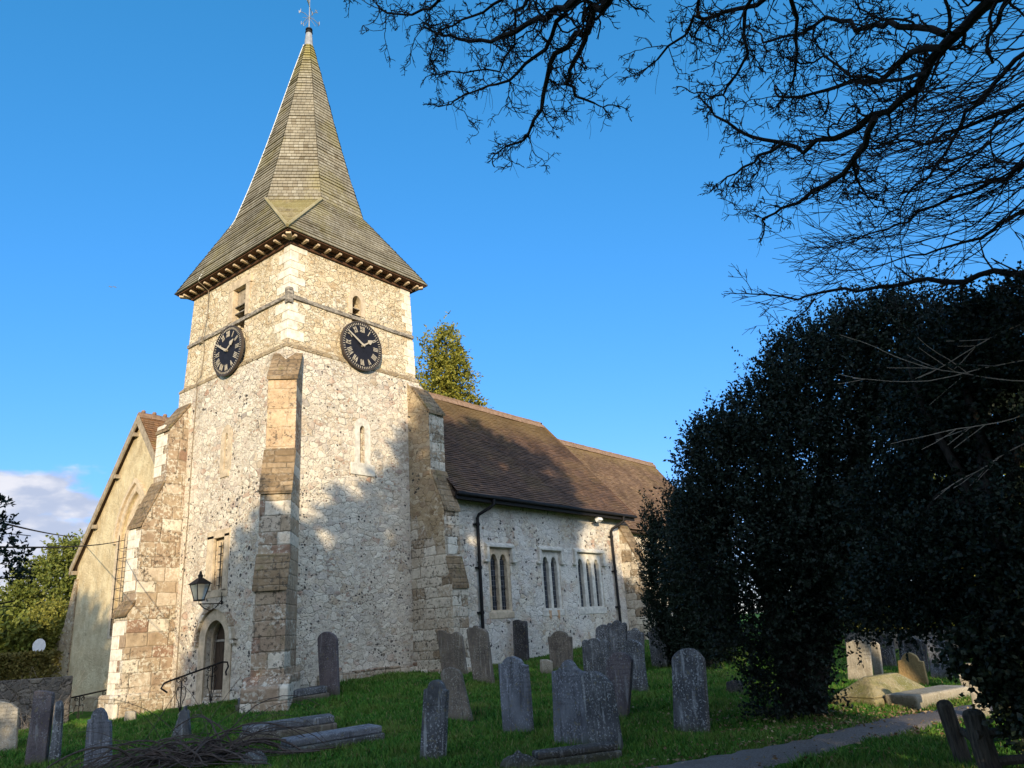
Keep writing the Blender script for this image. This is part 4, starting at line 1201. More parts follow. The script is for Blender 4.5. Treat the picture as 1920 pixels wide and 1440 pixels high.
# roof
EYN = 14.28; EZN = 3.80
RX0, RX1 = 15.56, 25.55
tr = MB()
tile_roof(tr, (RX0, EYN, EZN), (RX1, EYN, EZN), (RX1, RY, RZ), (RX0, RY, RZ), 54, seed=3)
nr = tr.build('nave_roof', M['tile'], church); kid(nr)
mb = MB()
mb.prism([(RX0, EYN + 0.05, EZN - 0.13), (RX0, EYN + 0.05, EZN - 0.07), (RX0, EYN + 0.6, EZN + 0.42), (RX0, RY, RZ - 0.26), (RX0, 2 * RY - EYN - .1, EZN - 0.07), (RX0, 2 * RY - EYN - .1, EZN - 0.13)], (RX1 - RX0 - 0.02, 0, 0))
mb.build('roof_boarding', M['wood_dark'], nr, recalc=True)
tr = MB()
tile_roof(tr, (RX1, 2 * RY - EYN, EZN), (RX0, 2 * RY - EYN, EZN), (RX0, RY, RZ), (RX1, RY, RZ), 30, segs=4, seed=4)
tr.build('north_slope', M['tile'], nr)
mb = MB(); ridge(mb, RX0 + 0.0, RX1, RY, RZ + 0.05); mb.build('ridge_tiles', M['ridge'], nr)
MB().box((RX0, EYN - 0.10, EZN - 0.10), (RX1 + 0.05, EYN + 0.02, EZN - 0.005)).build('gutter', M['iron'], nr, bevel=0.03)
MB().box((RX0, EYN + 0.024, EZN - 0.2), (RX1, EYN + 0.07, EZN - 0.02)).build('fascia', M['iron'], nr)
# gable of the nave above the chancel roof
MB().prism([(NX1 - 0.35, NY0 + 0.1, 4.0), (NX1 - 0.35, NY1 - 0.1, 4.0), (NX1 - 0.35, RY, RZ - 0.35)], (0.36, 0, 0)).build('nave_gable', M['rubble_nave'], church, recalc=True)
vg = MB()
for k in range(40):
    t = k / 40; t2 = (k + 0.9) / 40
    a = Vector((RX1 - 0.03, EYN, EZN)).lerp(Vector((RX1 - 0.03, RY, RZ)), t); b = Vector((RX1 - 0.03, EYN, EZN)).lerp(Vector((RX1 - 0.03, RY, RZ)), t2)
    o = Vector((0, -0.05, 0.045))
    vg.hexa([a, a + Vector((0.09, 0, 0)), b + Vector((0.09, 0, 0)), b, a + o, a + o + Vector((0.09, 0, 0)), b + o + Vector((0.09, 0, 0)), b + o])
vg.build('verge', M['tile'], nr)
# drainpipes
for x in (16.83, 24.33):
    d = MB()
    yw = NY0 - 0.09
    d.tube([(x + 0.30, EYN - 0.04, EZN - 0.06), (x + 0.30, EYN - 0.02, EZN - 0.26), (x + 0.22, EYN + 0.10, EZN - 0.36), (x + 0.03, yw - 0.04, EZN - 0.52), (x, yw, EZN - 0.62), (x, yw, -1.0)], 0.05, 10)
    pp = d.build('drainpipe', M['iron'], church, smooth=False); kid(pp)
    for z in (2.95, 1.7, 0.45):
        b = MB()
        b.lathe([(0.064, 0), (0.064, 0.09)], (x, yw, z), 10); b.box((x - 0.13, yw + 0.02, z + 0.02), (x + 0.13, yw + 0.08, z + 0.07))
        b.build('bracket', M['iron'], pp)
# buttress at the nave's outer corner
prf = [(0.2, -2), (-0.95, -2), (-0.95, 0.62), (-0.62, 1.15), (-0.62, 2.25), (0.0, 3.45), (0.2, 3.45)]
nb = MB().prism([(25.35 - 0.32, NY0 + a, z) for a, z in prf], (0.62, 0, 0)).build('buttress', M['ashlar_pale'], church, recalc=True); kid(nb)
MB().prism([(25.0, NY0 - 0.68, 2.22), (25.0, NY0 - 0.02, 3.5), (25.0, NY0 - 0.02, 3.4), (25.0, NY0 - 0.68, 2.12)], (0.68, 0, 0)).build('weathering', M['offset'], nb, recalc=True)
MB().prism([(25.0, NY0 - 1.0, 0.6), (25.0, NY0 - 0.6, 1.22), (25.0, NY0 - 0.6, 1.1), (25.0, NY0 - 1.0, 0.5)], (0.68, 0, 0)).build('weathering', M['offset'], nb, recalc=True)
eb = MB().prism([(NX1 - a if False else NX1 - a, 15.45, z) for a, z in [(0.2, -2), (-1.25, -2), (-1.25, 0.6), (-0.95, 1.2), (-0.95, 2.2), (0.0, 3.5), (0.2, 3.5)]], (0, -0.68, 0)).build('buttress', M['ashlar_pale'], church, recalc=True); kid(eb)
# chancel
CZ0, CRZ, CEY, CXE = 3.72, 7.70, 16.86, 35.35
cw = MB().box((NX1 + 0.003, 17.2, -2.0), (35.1, 19.4, 4.0)).build('chancel_wall', M['rubble'], church); kid(cw)
MB().prism([(34.8, 17.25, 3.9), (34.8, 19.35, 3.9), (34.8, RY, CRZ - 0.3)], (0.29, 0, 0)).build('gable', M['rubble'], cw, recalc=True)
tr = MB()
tile_roof(tr, (RX1 - 0.1, 15.0, 3.45), (CXE, 15.0, 3.45), (CXE, RY, CRZ), (RX1 - 0.1, RY, CRZ), 52, seed=8, sag=0.015)
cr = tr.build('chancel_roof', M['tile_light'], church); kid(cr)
MB().prism([(RX1 - 0.1, 15.03, 3.34), (RX1 - 0.1, RY, CRZ - 0.2), (RX1 - 0.1, 2 * RY - 15.03, 3.34)], (CXE - RX1 + 0.05, 0, 0)).build('roof_boarding', M['wood_dark'], cr, recalc=True)
mb = MB(); ridge(mb, RX1 + 0.02, CXE, RY, CRZ + 0.04); mb.build('ridge_tiles', M['ridge'], cr)
MB().box((NX1 + 0.9, 15.4, -2), (35.0, 17.1, 3.5)).build('aisle_wall', M['rubble'], church)

# ------------------------------------------------------------------ north aisle with its rendered west gable
AX, AYR, AZR = 11.0, 23.75, 7.36
AYN, AZE = 27.55, 2.92
slope = (AZR - AZE) / (AYN - AYR)
AYS = 21.05
ga = MB().prism([(AX, AYN - 0.12, -2.2), (AX, AYN - 0.12, AZE), (AX, AYR, AZR - 0.12), (AX, AYS, AZR - 0.12 - slope * (AYR - AYS)), (AX, AYS, -2.2)], (0.6, 0, 0)).build('aisle_gable', M['cream'], church, recalc=True); kid(ga)
WY = 23.72
cut(ga, MB().prism(on_w(arch_pts(WY, 1.70, 0.55, 3.35, 1.55), AX - 0.2), (0.55, 0, 0)))
ou = arch_pts(WY, 2.06, 0.50, 3.35, 1.78); inn = arch_pts(WY, 1.68, 0.56, 3.35, 1.535)
aw = ring(MB(), ou, inn, (0.06, 0, 0), on_w, AX - 0.02).build('aisle_window', M['dressed'], church); kid(aw)
tp = MB().prism(on_w(arch_pts(WY, 1.69, 0.56, 3.35, 1.54), AX + 0.12), (0.14, 0, 0)).build('tracery', M['dressed'], aw, recalc=True)
cl = []
for k in (-1, 0, 1):
    cl.append(MB().prism(on_w(light_head(WY + k * 0.54, 0.44, 0.62, 2.95), AX), (0.5, 0, 0)))
for y, z, r in ((-0.28, 3.72, 0.2), (0.28, 3.72, 0.2), (0, 4.22, 0.22)):
    cl.append(MB().prism([(AX, WY + y + r * (1 + 0.2 * math.cos(4 * q * math.pi / 10)) * math.cos(q * math.pi / 10), z + r * (1 + 0.2 * math.cos(4 * q * math.pi / 10)) * math.sin(q * math.pi / 10)) for q in range(20)], (0.5, 0, 0)))
cut(tp, *cl)
MB().prism(on_w(arch_pts(WY, 1.66, 0.60, 3.33, 1.5), AX + 0.2), (0.012, 0, 0)).build('pane', M['glass_green'], aw, recalc=True)
gr = MB()
for k in range(9): gr.box((AX - 0.05, WY - 0.84, 0.75 + k * 0.30), (AX - 0.035, WY + 0.84, 0.765 + k * 0.30))
for k in range(5): gr.box((AX - 0.045, WY - 0.80 + k * 0.4, 0.6), (AX - 0.033, WY - 0.788 + k * 0.4, 3.6))
gr.build('guard', M['iron'], aw)
ho = arch_pts(WY, 2.30, 3.0, 3.35, 1.94); hi = arch_pts(WY, 2.08, 3.0, 3.35, 1.80)
mb = MB()
for k in range(2, len(ho) - 1):
    a, b, c_, d_ = on_w([ho[k], ho[k + 1], hi[k + 1], hi[k]], AX - 0.09)
    mb.hexa([a, b, c_, d_] + [(x + 0.1, y, z) for x, y, z in (a, b, c_, d_)])
mb.build('hood_mould', M['dressed'], aw, recalc=True)
MB().box((AX + 0.6, AYS, -2.2), (24, AYN - 0.15, 2.8)).build('aisle_body', M['rubble'], ga)
tr = MB()
AXO = AX - 0.15
tile_roof(tr, (24, AYS - 0.4, AZR - slope * (AYR - AYS + 0.4)), (AXO, AYS - 0.4, AZR - slope * (AYR - AYS + 0.4)), (AXO, AYR, AZR), (24, AYR, AZR), 40, segs=20, seed=5, sag=0.02)
tile_roof(tr, (AXO, AYN + 0.05, AZE - 0.02), (24, AYN + 0.05, AZE - 0.02), (24, AYR, AZR), (AXO, AYR, AZR), 50, segs=8, seed=6, sag=0.02)
arf = tr.build('aisle_roof', M['tile_old'], church); kid(arf)
_ys, _zs = AYS - 0.3, AZR - 0.06 - slope * (AYR - AYS + 0.3)
MB().prism([(AXO + 0.02, AYN + 0.03, AZE - 0.06), (AXO + 0.02, AYR, AZR - 0.09), (AXO + 0.02, _ys, _zs), (AXO + 0.02, _ys, _zs - 0.09), (AXO + 0.02, AYR, AZR - 0.14), (AXO + 0.02, AYN + 0.03, AZE - 0.15)], (24 - AXO, 0, 0)).build('roof_boarding', M['wood_dark'], arf, recalc=True)
mb = MB(); ridge(mb, AXO, 15.0, AYR, AZR + 0.05, 0.36, False)
for k in range(12): mb.lathe([(0.05, 0), (0.075, 0.05), (0.05, 0.1)], (AXO + 0.15 + 0.36 * k, AYR, AZR + 0.07), 8)
mb.build('ridge_tiles', M['ridge'], arf)
for (ya, za, yb, zb_) in ((AYN + 0.06, AZE - 0.03, AYR, AZR + 0.0), (AYS - 0.2, AZR - slope * (AYR - AYS + 0.2), AYR, AZR + 0.0)):
    MB().prism([(AXO - 0.04, ya, za), (AXO - 0.04, yb, zb_), (AXO - 0.04, yb, zb_ - 0.30), (AXO - 0.04, ya, za - 0.24)], (0.05, 0, 0)).build('bargeboard', M['board'], arf, recalc=True)
for t in (0.02, 0.33, 0.66, 0.93):
    y = AYN + (AYR - AYN) * t; z = AZE + (AZR - AZE) * t
    MB().box((AXO - 0.015, y - 0.10, z - 0.36), (AX + 0.05, y + 0.02, z - 0.24)).build('purlin_end', M['board'], arf)
# raking buttress at the aisle's outer corner
rb = MB().prism([(AX - 0.05, AYN - 0.3, -2.4), (AX - 0.05, AYN - 0.3, 2.5), (AX - 0.05, AYN - 0.12, 2.5), (AX - 0.05, AYN + 0.35, 1.0), (AX - 0.05, AYN + 0.95, 0.42), (AX - 0.05, AYN + 1.1, -2.4)], (0.75, 0, 0)).build('buttress', M['rubble_dark'], church, recalc=True)
MB().box((AX - 0.10, AYS, -2.4), (AX + 0.02, AYN + 0.1, -1.12)).build('gable_plinth', M['rubble_dark'], church, bevel=0.03)

# ------------------------------------------------------------------ things fixed to the church
lt = thing('wall_lantern', 'old black iron lantern with tapered glass on a bracket above the tower door', 'lantern', (TX0, 18.05, 1.0))
LX, LY, LZ = TX0 - 0.62, 18.07, 1.18
lm = MB()
for sx_, sy_ in ((-1, -1), (1, -1), (1, 1), (-1, 1)):
    lm.tube([(LX + sx_ * 0.085, LY + sy_ * 0.085, LZ), (LX + sx_ * 0.17, LY + sy_ * 0.17, LZ + 0.37)], 0.012, 5)
lm.box((LX - 0.1, LY - 0.1, LZ - 0.03), (LX + 0.1, LY + 0.1, LZ))
lm.build('frame', M['iron'], lt)
b0, b1, zz0, zz1 = 0.08, 0.163, LZ + 0.004, LZ + 0.365
MB().hexa([(LX - b0, LY - b0, zz0), (LX + b0, LY - b0, zz0), (LX + b0, LY + b0, zz0), (LX - b0, LY + b0, zz0), (LX - b1, LY - b1, zz1), (LX + b1, LY - b1, zz1), (LX + b1, LY + b1, zz1), (LX - b1, LY + b1, zz1)]).build('glass_panes', M['lantern_glass'], lt)
lm = MB()
lm.hexa([(LX + a * 0.215, LY + b * 0.215, LZ + 0.37) for a, b in ((-1, -1), (1, -1), (1, 1), (-1, 1))] + [(LX + a * 0.055, LY + b * 0.055, LZ + 0.52) for a, b in ((-1, -1), (1, -1), (1, 1), (-1, 1))])
lm.lathe([(0.055, 0.52), (0.06, 0.57), (0.075, 0.58), (0.03, 0.62), (0.035, 0.65), (0.01, 0.70)], (LX, LY, LZ), 10)
lm.build('lamp_cap', M['iron'], lt)
lm = MB()
lm.tube([(LX, LY, LZ - 0.03), (LX, LY, LZ - 0.10), (LX + 0.30, LY, LZ - 0.10), (TX0 + 0.01, LY - 0.01, LZ - 0.10)], 0.014, 6)
lm.tube([(LX + 0.02, LY, LZ - 0.10), (LX + 0.12, LY, LZ - 0.19), (LX + 0.30, LY, LZ - 0.27), (LX + 0.46, LY, LZ - 0.19), (LX + 0.60, LY, LZ - 0.02)], 0.012, 6)
lm.tube([(TX0 - 0.01, LY, LZ - 0.35), (TX0 - 0.01, LY, LZ + 0.18)], 0.016, 6)
lm.build('bracket', M['iron'], lt)
fl = thing('floodlight', 'small white floodlight under the nave gutter', 'floodlight', (23.16, 14.6, 3.5))
MB().hexa([(23.04, 14.32, 3.50), (23.30, 14.32, 3.50), (23.30, 14.46, 3.42), (23.04, 14.46, 3.42), (23.04, 14.38, 3.66), (23.30, 14.38, 3.66), (23.30, 14.52, 3.58), (23.04, 14.52, 3.58)]).build('lamp_head', M['white_paint'], fl, bevel=0.01, recalc=True)
MB().tube([(23.17, 14.45, 3.5), (23.17, 14.6, 3.42), (23.17, 14.76, 3.42)], 0.02, 6).build('bracket', M['iron'], fl)

# handrails
def spiral(c, r, a0, turns, ax, n=16, shrink=0.35):
    out = []
    for k in range(n + 1):
        t = k / n; a = a0 + turns * 2 * math.pi * t; q = r * (1 - (1 - shrink) * t)
        out.append(c + ax * (q * math.cos(a)) + Vector((0, 0, q * math.sin(a))))
    return out
def handrail(label, x0, x1, y, z0, z1, rise0, rise1):
    t = thing('handrail', label, 'handrail', ((x0 + x1) / 2, y, min(z0, z1)), 'scrolled iron handrails by the tower')
    ax = Vector((1, 0, 0)) if x1 > x0 else Vector((-1, 0, 0))
    a = Vector((x0, y, z0 + rise0)); b = Vector((x1, y, z1 + rise1))
    m = MB()
    low = [a + ax * 0.05 + Vector((0, 0, -0.22)), a + ax * -0.10 + Vector((0, 0, -0.12)), a + ax * -0.04 + Vector((0, 0, -0.02))]
    hi = [b + ax * 0.10 + Vector((0, 0, -0.02)), b + ax * 0.13 + Vector((0, 0, -0.12)), b + ax * 0.07 + Vector((0, 0, -0.24)), b + ax * 0.09 + Vector((0, 0, -0.32))]
    m.tube(low + [a.lerp(b, q) for q in (0.04, 0.3, 0.6, 0.97)] + hi, 0.021, 7)
    m.build('rail', M['iron'], t)
    for q in (0.27, 0.80):
        c = a.lerp(b, q); gzv = z0 + (z1 - z0) * q
        m = MB()
        m.tube([c, Vector((c.x, c.y, gzv))], 0.014, 6)
        for s_ in (-1, 1):
            m.tube(spiral(c + ax * (s_ * 0.075) + Vector((0, 0, -0.075)), 0.055, math.pi / 2, -s_ * 1.3, ax), 0.010, 5)
            m.tube([c + Vector((0, 0, -0.25)), c + ax * (s_ * 0.08) + Vector((0, 0, -0.22)), c + ax * (s_ * 0.115) + Vector((0, 0, -0.32)), c + ax * (s_ * 0.10) + Vector((0, 0, -0.46)), c * 0.35 + Vector((c.x, c.y, gzv)) * 0.65 + ax * (s_ * 0.05), Vector((c.x, c.y, gzv + 0.1)) + ax * (s_ * 0.02)], 0.010, 5)
        m.build('baluster', M['iron'], t)
    return t
handrail('right hand scrolled iron handrail sloping up to the tower door', 9.15, 10.55, 17.50, -1.42, -1.22, 0.78, 0.92)
handrail('iron handrail left of the square buttress beside dry plant stalks', 9.0, 10.3, 22.3, -1.60, -1.55, 0.62, 0.72)
#--END-CHURCH

# ------------------------------------------------------------------ gravestones
# (material, shape, x, y, turn in degrees, four corners (left positive, up): left base, right base, right shoulder, left shoulder; rise of the head; thickness; label)
HEAD = {
 'round': [(0, 0), (.03, .25), (.10, .52), (.22, .78), (.36, .94), (.5, 1), (.64, .94), (.78, .78), (.90, .52), (.97, .25), (1, 0)],
 'shoulder': [(0, 0), (.10, .02), (.16, .10), (.17, .28), (.24, .62), (.36, .90), (.5, 1), (.64, .90), (.76, .62), (.83, .28), (.84, .10), (.90, .02), (1, 0)],
 'hump3': [(0, 0), (.04, .45), (.12, .62), (.20, .45), (.24, .25), (.30, .62), (.40, .92), (.5, 1), (.60, .92), (.70, .62), (.76, .25), (.80, .45), (.88, .62), (.96, .45), (1, 0)],
 'twin': [(0, .2), (.05, .75), (.16, 1), (.28, .85), (.38, .45), (.5, .25), (.62, .45), (.72, .9), (.82, 1), (.93, .75), (1, .2)],
 'ogee': [(0, 0), (.08, .03), (.18, .12), (.27, .34), (.36, .72), (.44, .94), (.5, 1), (.56, .94), (.64, .72), (.73, .34), (.82, .12), (.92, .03), (1, 0)],
 'flat': [(0, 0), (.02, .6), (.3, .9), (.5, 1), (.7, .85), (.98, .6), (1, 0)],
 'broken': [(0, 0), (.15, .5), (.3, .45), (.42, 1), (.6, .95), (.72, .4), (.85, .55), (1, 0)],
 'slant': [(0, .1), (.2, .5), (.5, 1), (.8, .9), (1, 0)],
}
STONES = [
 ('gv_grey','shoulder',7.89,7.93,12,(.19,-.2),(-.18,-.2),(-.28,.86),(.09,.89),.13,.10,'narrow grey headstone thick with lichen streaks, front left of the group on the lawn'),
 ('gv_brown','round',10.60,9.82,12,(.25,-.2),(-.24,-.2),(.02,.79),(.45,.79),.12,.09,'steeply tilted brown headstone with cracked round top, behind the lichen streaked stone'),
 ('gv_brown','twin',15.01,14.10,10,(.37,-.2),(-.37,-.2),(-.24,.92),(.52,1.05),.10,.10,'wide leaning headstone with twin humped top against the foot of the tower buttress'),
 ('gv_brown','broken',14.23,12.45,5,(.28,-.2),(-.27,-.2),(-.14,1.17),(.45,1.25),.12,.11,'tall rough brown headstone leaning left in front of the first drainpipe'),
 ('gv_dark','hump3',18.24,14.60,0,(.38,-.2),(-.37,-.2),(-.35,1.09),(.36,1.12),.08,.10,'blackened upright headstone with white spots standing below the first nave window'),
 ('gv_blue','shoulder',9.87,8.01,0,(.28,-.2),(-.28,-.2),(-.24,1.00),(.32,1.04),.12,.10,'smooth blue grey headstone with white lichen on its round shoulders, alone mid lawn'),
 ('gv_brown','shoulder',16.92,12.14,0,(.33,-.2),(-.33,-.2),(-.40,.84),(.34,.87),.15,.10,'brown headstone with white edges and arched centre below the middle nave window'),
 ('gv_pale','flat',16.32,12.20,0,(.18,-.2),(-.18,-.2),(-.19,.26),(.16,.31),.06,.10,'short stump of brown stone beside the white edged headstone'),
 ('gv_blue','ogee',9.27,6.58,0,(.30,-.2),(-.30,-.2),(-.32,.95),(.23,.97),.16,.11,'broad dark topped grey headstone, left of the pair touching each other in front'),
 ('gv_grey','round',9.10,5.90,0,(.25,-.2),(-.24,-.2),(-.17,.79),(.30,.86),.15,.10,'grey headstone with black rimmed round top leaning onto its broader neighbour'),
 ('gv_purple','round',11.72,7.32,0,(.32,-.2),(-.15,-.2),(-.37,.87),(.13,.89),.15,.09,'purple brown headstone with dark round head tilting left behind the touching pair'),
 ('gv_grey','hump3',16.04,10.53,0,(.32,-.2),(-.32,-.2),(-.39,.82),(.29,.84),.10,.10,'headstone with three humps and black vertical stripes, left of the crowded back group'),
 ('gv_grey','round',18.11,11.56,0,(.29,-.2),(-.28,-.2),(-.22,.98),(.19,.94),.12,.09,'dark grey round headstone half hidden behind the tallest triple humped stone'),
 ('gv_grey','hump3',18.13,11.20,0,(.30,-.2),(-.30,-.2),(-.39,1.03),(.21,1.05),.15,.10,'tallest triple humped headstone at the back below the second drainpipe'),
 ('gv_grey','ogee',17.55,10.30,0,(.23,-.2),(-.22,-.2),(-.32,.91),(.14,.99),.10,.09,'small peaked grey headstone at the right end of the crowded back group'),
 ('gv_grey','round',14.49,8.49,0,(.28,-.2),(-.20,-.2),(-.20,.89),(.29,.93),.13,.11,'pale lichened headstone with round moulded top and a brown moss band at its foot'),
 ('gv_grey','ogee',18.56,10.15,0,(.23,-.2),(-.23,-.2),(-.26,.84),(.24,.89),.18,.09,'dark lichened headstone with a peaked top just left of the dark column of yew'),
 ('gv_grey','round',10.61,5.45,0,(.27,-.2),(-.26,-.2),(-.33,.94),(.18,.97),.19,.11,'big upright round topped headstone with purple stains, standing alone left of the dark tree'),
 ('gv_dark','slant',14.83,6.57,0,(.17,-.2),(-.16,-.2),(-.18,.16),(.13,.19),.07,.10,'low rounded stump of stone in the grass beneath the dark tree'),
 ('gv_purple','round',11.46,14.64,20,(.23,-.2),(-.23,-.2),(-.17,1.17),(.33,1.22),.17,.10,'tall purple brown headstone close against the tower wall beside the diagonal buttress'),
 ('gv_pale','slant',6.13,18.00,55,(.32,-.2),(-.32,-.2),(-.25,.77),(.42,.92),.10,.11,'thick pale rounded headstone cut by the left edge of the view'),
 ('gv_purple','flat',5.71,15.05,48,(.17,-.2),(-.16,-.2),(-.14,1.10),(.16,1.15),.05,.14,'tall dark slab of a headstone leaning right near the left edge'),
 ('gv_grey','slant',5.89,14.80,50,(.09,-.2),(-.09,-.2),(-.04,.85),(.08,.96),.09,.10,'thin pale speckled headstone leaning against the tall dark slab'),
 ('gv_blue','shoulder',5.88,13.15,45,(.21,-.2),(-.21,-.2),(-.12,.69),(.22,.74),.19,.11,'blue grey headstone with blackened top and white drips, left of the heap of stems'),
 ('gv_pale','flat',9.18,19.09,45,(.14,-.2),(-.14,-.2),(-.11,.18),(.13,.21),.04,.09,'tiny mossy footstone at the foot of the square tower buttress'),
 ('gv_grey','broken',7.78,14.26,42,(.22,-.2),(-.22,-.2),(-.13,.43),(.03,.44),.14,.12,'broken jagged stone spike rising behind the heap of pruned stems'),
 ('gv_pale','flat',16.52,4.69,0,(.24,-.2),(-.23,-.2),(-.32,.73),(.12,.75),.08,.11,'sunlit pale lichened headstone right beside the dark trunk'),
 ('gv_pale','flat',16.94,4.43,0,(.09,-.2),(-.06,-.2),(-.13,.66),(.03,.71),.07,.12,'narrow brown headstone close behind the sunlit pale one'),
 ('gv_dark','flat',19.40,4.84,0,(.19,-.2),(-.19,-.2),(-.24,.72),(.12,.75),.05,.10,'dark square headstone at the back beyond the narrow brown one'),
 ('gv_grey','flat',19.72,4.45,0,(.21,-.2),(-.20,-.2),(-.24,.73),(.10,.78),.04,.10,'grey square headstone at the back, between the dark square one and the dark arched one'),
 ('gv_dark','round',18.47,4.03,0,(.21,-.2),(-.21,-.2),(-.26,.58),(.15,.61),.10,.10,'dark arched headstone showing just above the ochre one'),
 ('gv_ochre','shoulder',16.10,3.62,0,(.25,-.2),(-.24,-.2),(-.23,.45),(.20,.48),.15,.12,'golden ochre sunlit headstone with a rounded head behind the coped tomb'),
 ('gv_blue','round',17.62,3.44,0,(.19,-.2),(-.19,-.2),(-.20,.70),(.14,.71),.08,.10,'pale grey leaning headstone right of the ochre one'),
]
for (mt, shp, x, y, ang, bl, br, tr, tl, rise, th, lab) in STONES:
    z = G(x, y)
    a = R(ang)
    t = Vector((-math.sin(a), math.cos(a), 0)); nrm = Vector((-math.cos(a), -math.sin(a), 0))
    tlv, trv = Vector(tl), Vector(tr)
    upv = ((tlv - Vector(bl)).normalized() + (trv - Vector(br)).normalized()).normalized()
    out = [Vector(bl), Vector(br)]
    out += [Vector(br).lerp(trv, q) + Vector((random.uniform(-.006, .006), 0)) for q in (.35, .7)]
    for s_, h in reversed(HEAD[shp]):
        out.append(tlv.lerp(trv, s_) + upv * (h * rise) + Vector((random.uniform(-.004, .004), random.uniform(-.004, .004))))
    out += [Vector(bl).lerp(tlv, q) + Vector((random.uniform(-.006, .006), 0)) for q in (.7, .35)]
    pitch = random.uniform(-0.04, 0.05)
    pts = [t * q.x + Vector((0, 0, q.y)) + nrm * (-q.y * pitch) for q in out]
    o = MB().prism([(x + q.x, y + q.y, z + q.z) for q in pts], -nrm * th).build('headstone', M[mt], None, bevel=0.014, recalc=True)
    own_origin(o, (x, y, z))
    tag(o, lab, 'headstone', 'headstones in the churchyard')

def slab_tomb(label, p0, p1, width, layers, mats, cat='ledger tomb', group='low kerbed tombs on the lawn', nm='ledger_tomb'):
    # p0-p1 is the near long edge; layers of (inset, z0, z1)
    p0, p1 = Vector(p0 + (0,)), Vector(p1 + (0,))
    d = (p1 - p0).normalized(); w = Vector((-d.y, d.x, 0))
    zc = G(*((p0 + p1) / 2 + w * width / 2).xy)
    c = (p0 + p1) / 2 + w * width / 2
    t = thing(nm, label, cat, (c.x, c.y, zc), group)
    za, zb_ = G(*p0.xy) - zc, G(*p1.xy) - zc
    for (ins, h0, h1), mt, nm_ in zip(layers, mats, ('plinth', 'kerb', 'slab')):
        def q(u, v, h):
            b = p0.lerp(p1, u) + w * v + d * (ins * (1 - 2 * u))
            return b + Vector((0, 0, zc + za * (1 - u) * 0.8 + zb_ * u * 0.8 + h))
        MB().hexa([q(0, ins, h0), q(1, ins, h0), q(1, width - ins, h0), q(0, width - ins, h0), q(0, ins, h1), q(1, ins, h1), q(1, width - ins, h1), q(0, width - ins, h1)]).build(nm_, M[mt], t, bevel=0.025)
    return t
slab_tomb('long low two tier tomb in front of the diagonal buttress', (9.57, 15.25), (11.26, 14.37), 0.62, [(0, -.3, .13), (.04, .13, .27)], ['gv_brown', 'gv_grey'])
slab_tomb('long low grey tomb with two tiers behind the arching stems', (7.75, 12.22), (9.12, 11.42), 0.66, [(0, -.3, .17), (.04, .17, .29)], ['gv_brown', 'gv_grey'])
slab_tomb('low pale topped tomb with pointed end nearest the camera', (7.45, 10.45), (8.93, 9.97), 0.60, [(0, -.3, .11), (.035, .11, .22)], ['gv_grey', 'gv_blue'])
slab_tomb('dark sunken kerb slab at the bottom edge in front of the touching headstones', (7.85, 6.08), (8.77, 5.45), 0.35, [(0, -.3, .08), (.03, .08, .16)], ['gv_dark', 'gv_dark'])
def lump(name, label, c, r, mat, cat, seed):
    rr = np.random.default_rng(seed)
    n, m = 14, 9
    mb = MB()
    ph = rr.uniform(0, 6, 8)
    for i in range(m + 1):
        th = math.pi * i / m
        for j in range(n):
            f = 2 * math.pi * j / n
            k = 1 + .12 * math.sin(2 * f + ph[0]) * math.sin(th * 2 + ph[1]) + .08 * math.sin(4 * f + ph[2]) + .06 * math.sin(3 * th + ph[3])
            mb.v.append((c[0] + r[0] * k * math.sin(th) * math.cos(f), c[1] + r[1] * k * math.sin(th) * math.sin(f), c[2] + r[2] * k * math.cos(th)))
    for i in range(m):
        for j in range(n):
            q = (j + 1) % n
            mb.f.append((i * n + j, (i + 1) * n + j, (i + 1) * n + q, i * n + q))
    o = mb.build(name, M[mat], None, recalc=True)
    own_origin(o, c)
    return tag(o, label, cat)
lump('fallen_stone', 'dark rounded lump of stone at the bottom edge below the front headstones', (7.75, 6.28, G(7.75, 6.28) + 0.02), (.16, .22, .17), 'gv_dark', 'stone', 3)
lump('fallen_stone', 'grey lump of broken stone at the bottom edge right of the heap of stems', (6.95, 10.6, G(6.95, 10.6) + 0.0), (.2, .26, .16), 'gv_grey', 'stone', 5)
lump('fallen_stone', 'slanting piece of rubble by the foot of the right hand handrail', (9.35, 16.95, G(9.35, 16.95) + 0.02), (.16, .2, .13), 'gv_pale', 'stone', 6)
# coped tomb
cz = G(14.5, 3.6)
ct = thing('coped_tomb', 'mossy hipped coped tomb lying on a pale base slab in the sun', 'tomb', (14.5, 3.6, cz))
ca = R(-20)
cd = Vector((math.cos(ca), math.sin(ca), 0)); cwv = Vector((-math.sin(ca), math.cos(ca), 0)); cc = Vector((14.35, 3.78, cz))
def cq(u, v, h): return cc + cd * u + cwv * v + Vector((0, 0, h))
MB().hexa([cq(-.75, -.42, -.2), cq(.8, -.42, -.2), cq(.8, .42, -.2), cq(-.75, .42, -.2), cq(-.75, -.42, .12), cq(.8, -.42, .12), cq(.8, .42, .12), cq(-.75, .42, .12)]).hexa(
  [cq(-.75, -.42, .121), cq(.8, -.42, .121), cq(.8, .42, .121), cq(-.75, .42, .121), cq(-.3, -.06, .40), cq(.55, -.06, .40), cq(.55, .06, .40), cq(-.3, .06, .40)]).build('coped_stone', M['gv_moss'], ct, bevel=0.05)
MB().hexa([cq(-.55, -.98, -.2), cq(1.05, -.98, -.2), cq(1.05, -.44, -.2), cq(-.55, -.44, -.2), cq(-.55, -.98, .17), cq(1.05, -.98, .17), cq(1.05, -.44, .17), cq(-.55, -.44, .17)]).build('base_slab', M['gv_pale'], ct, bevel=0.035)
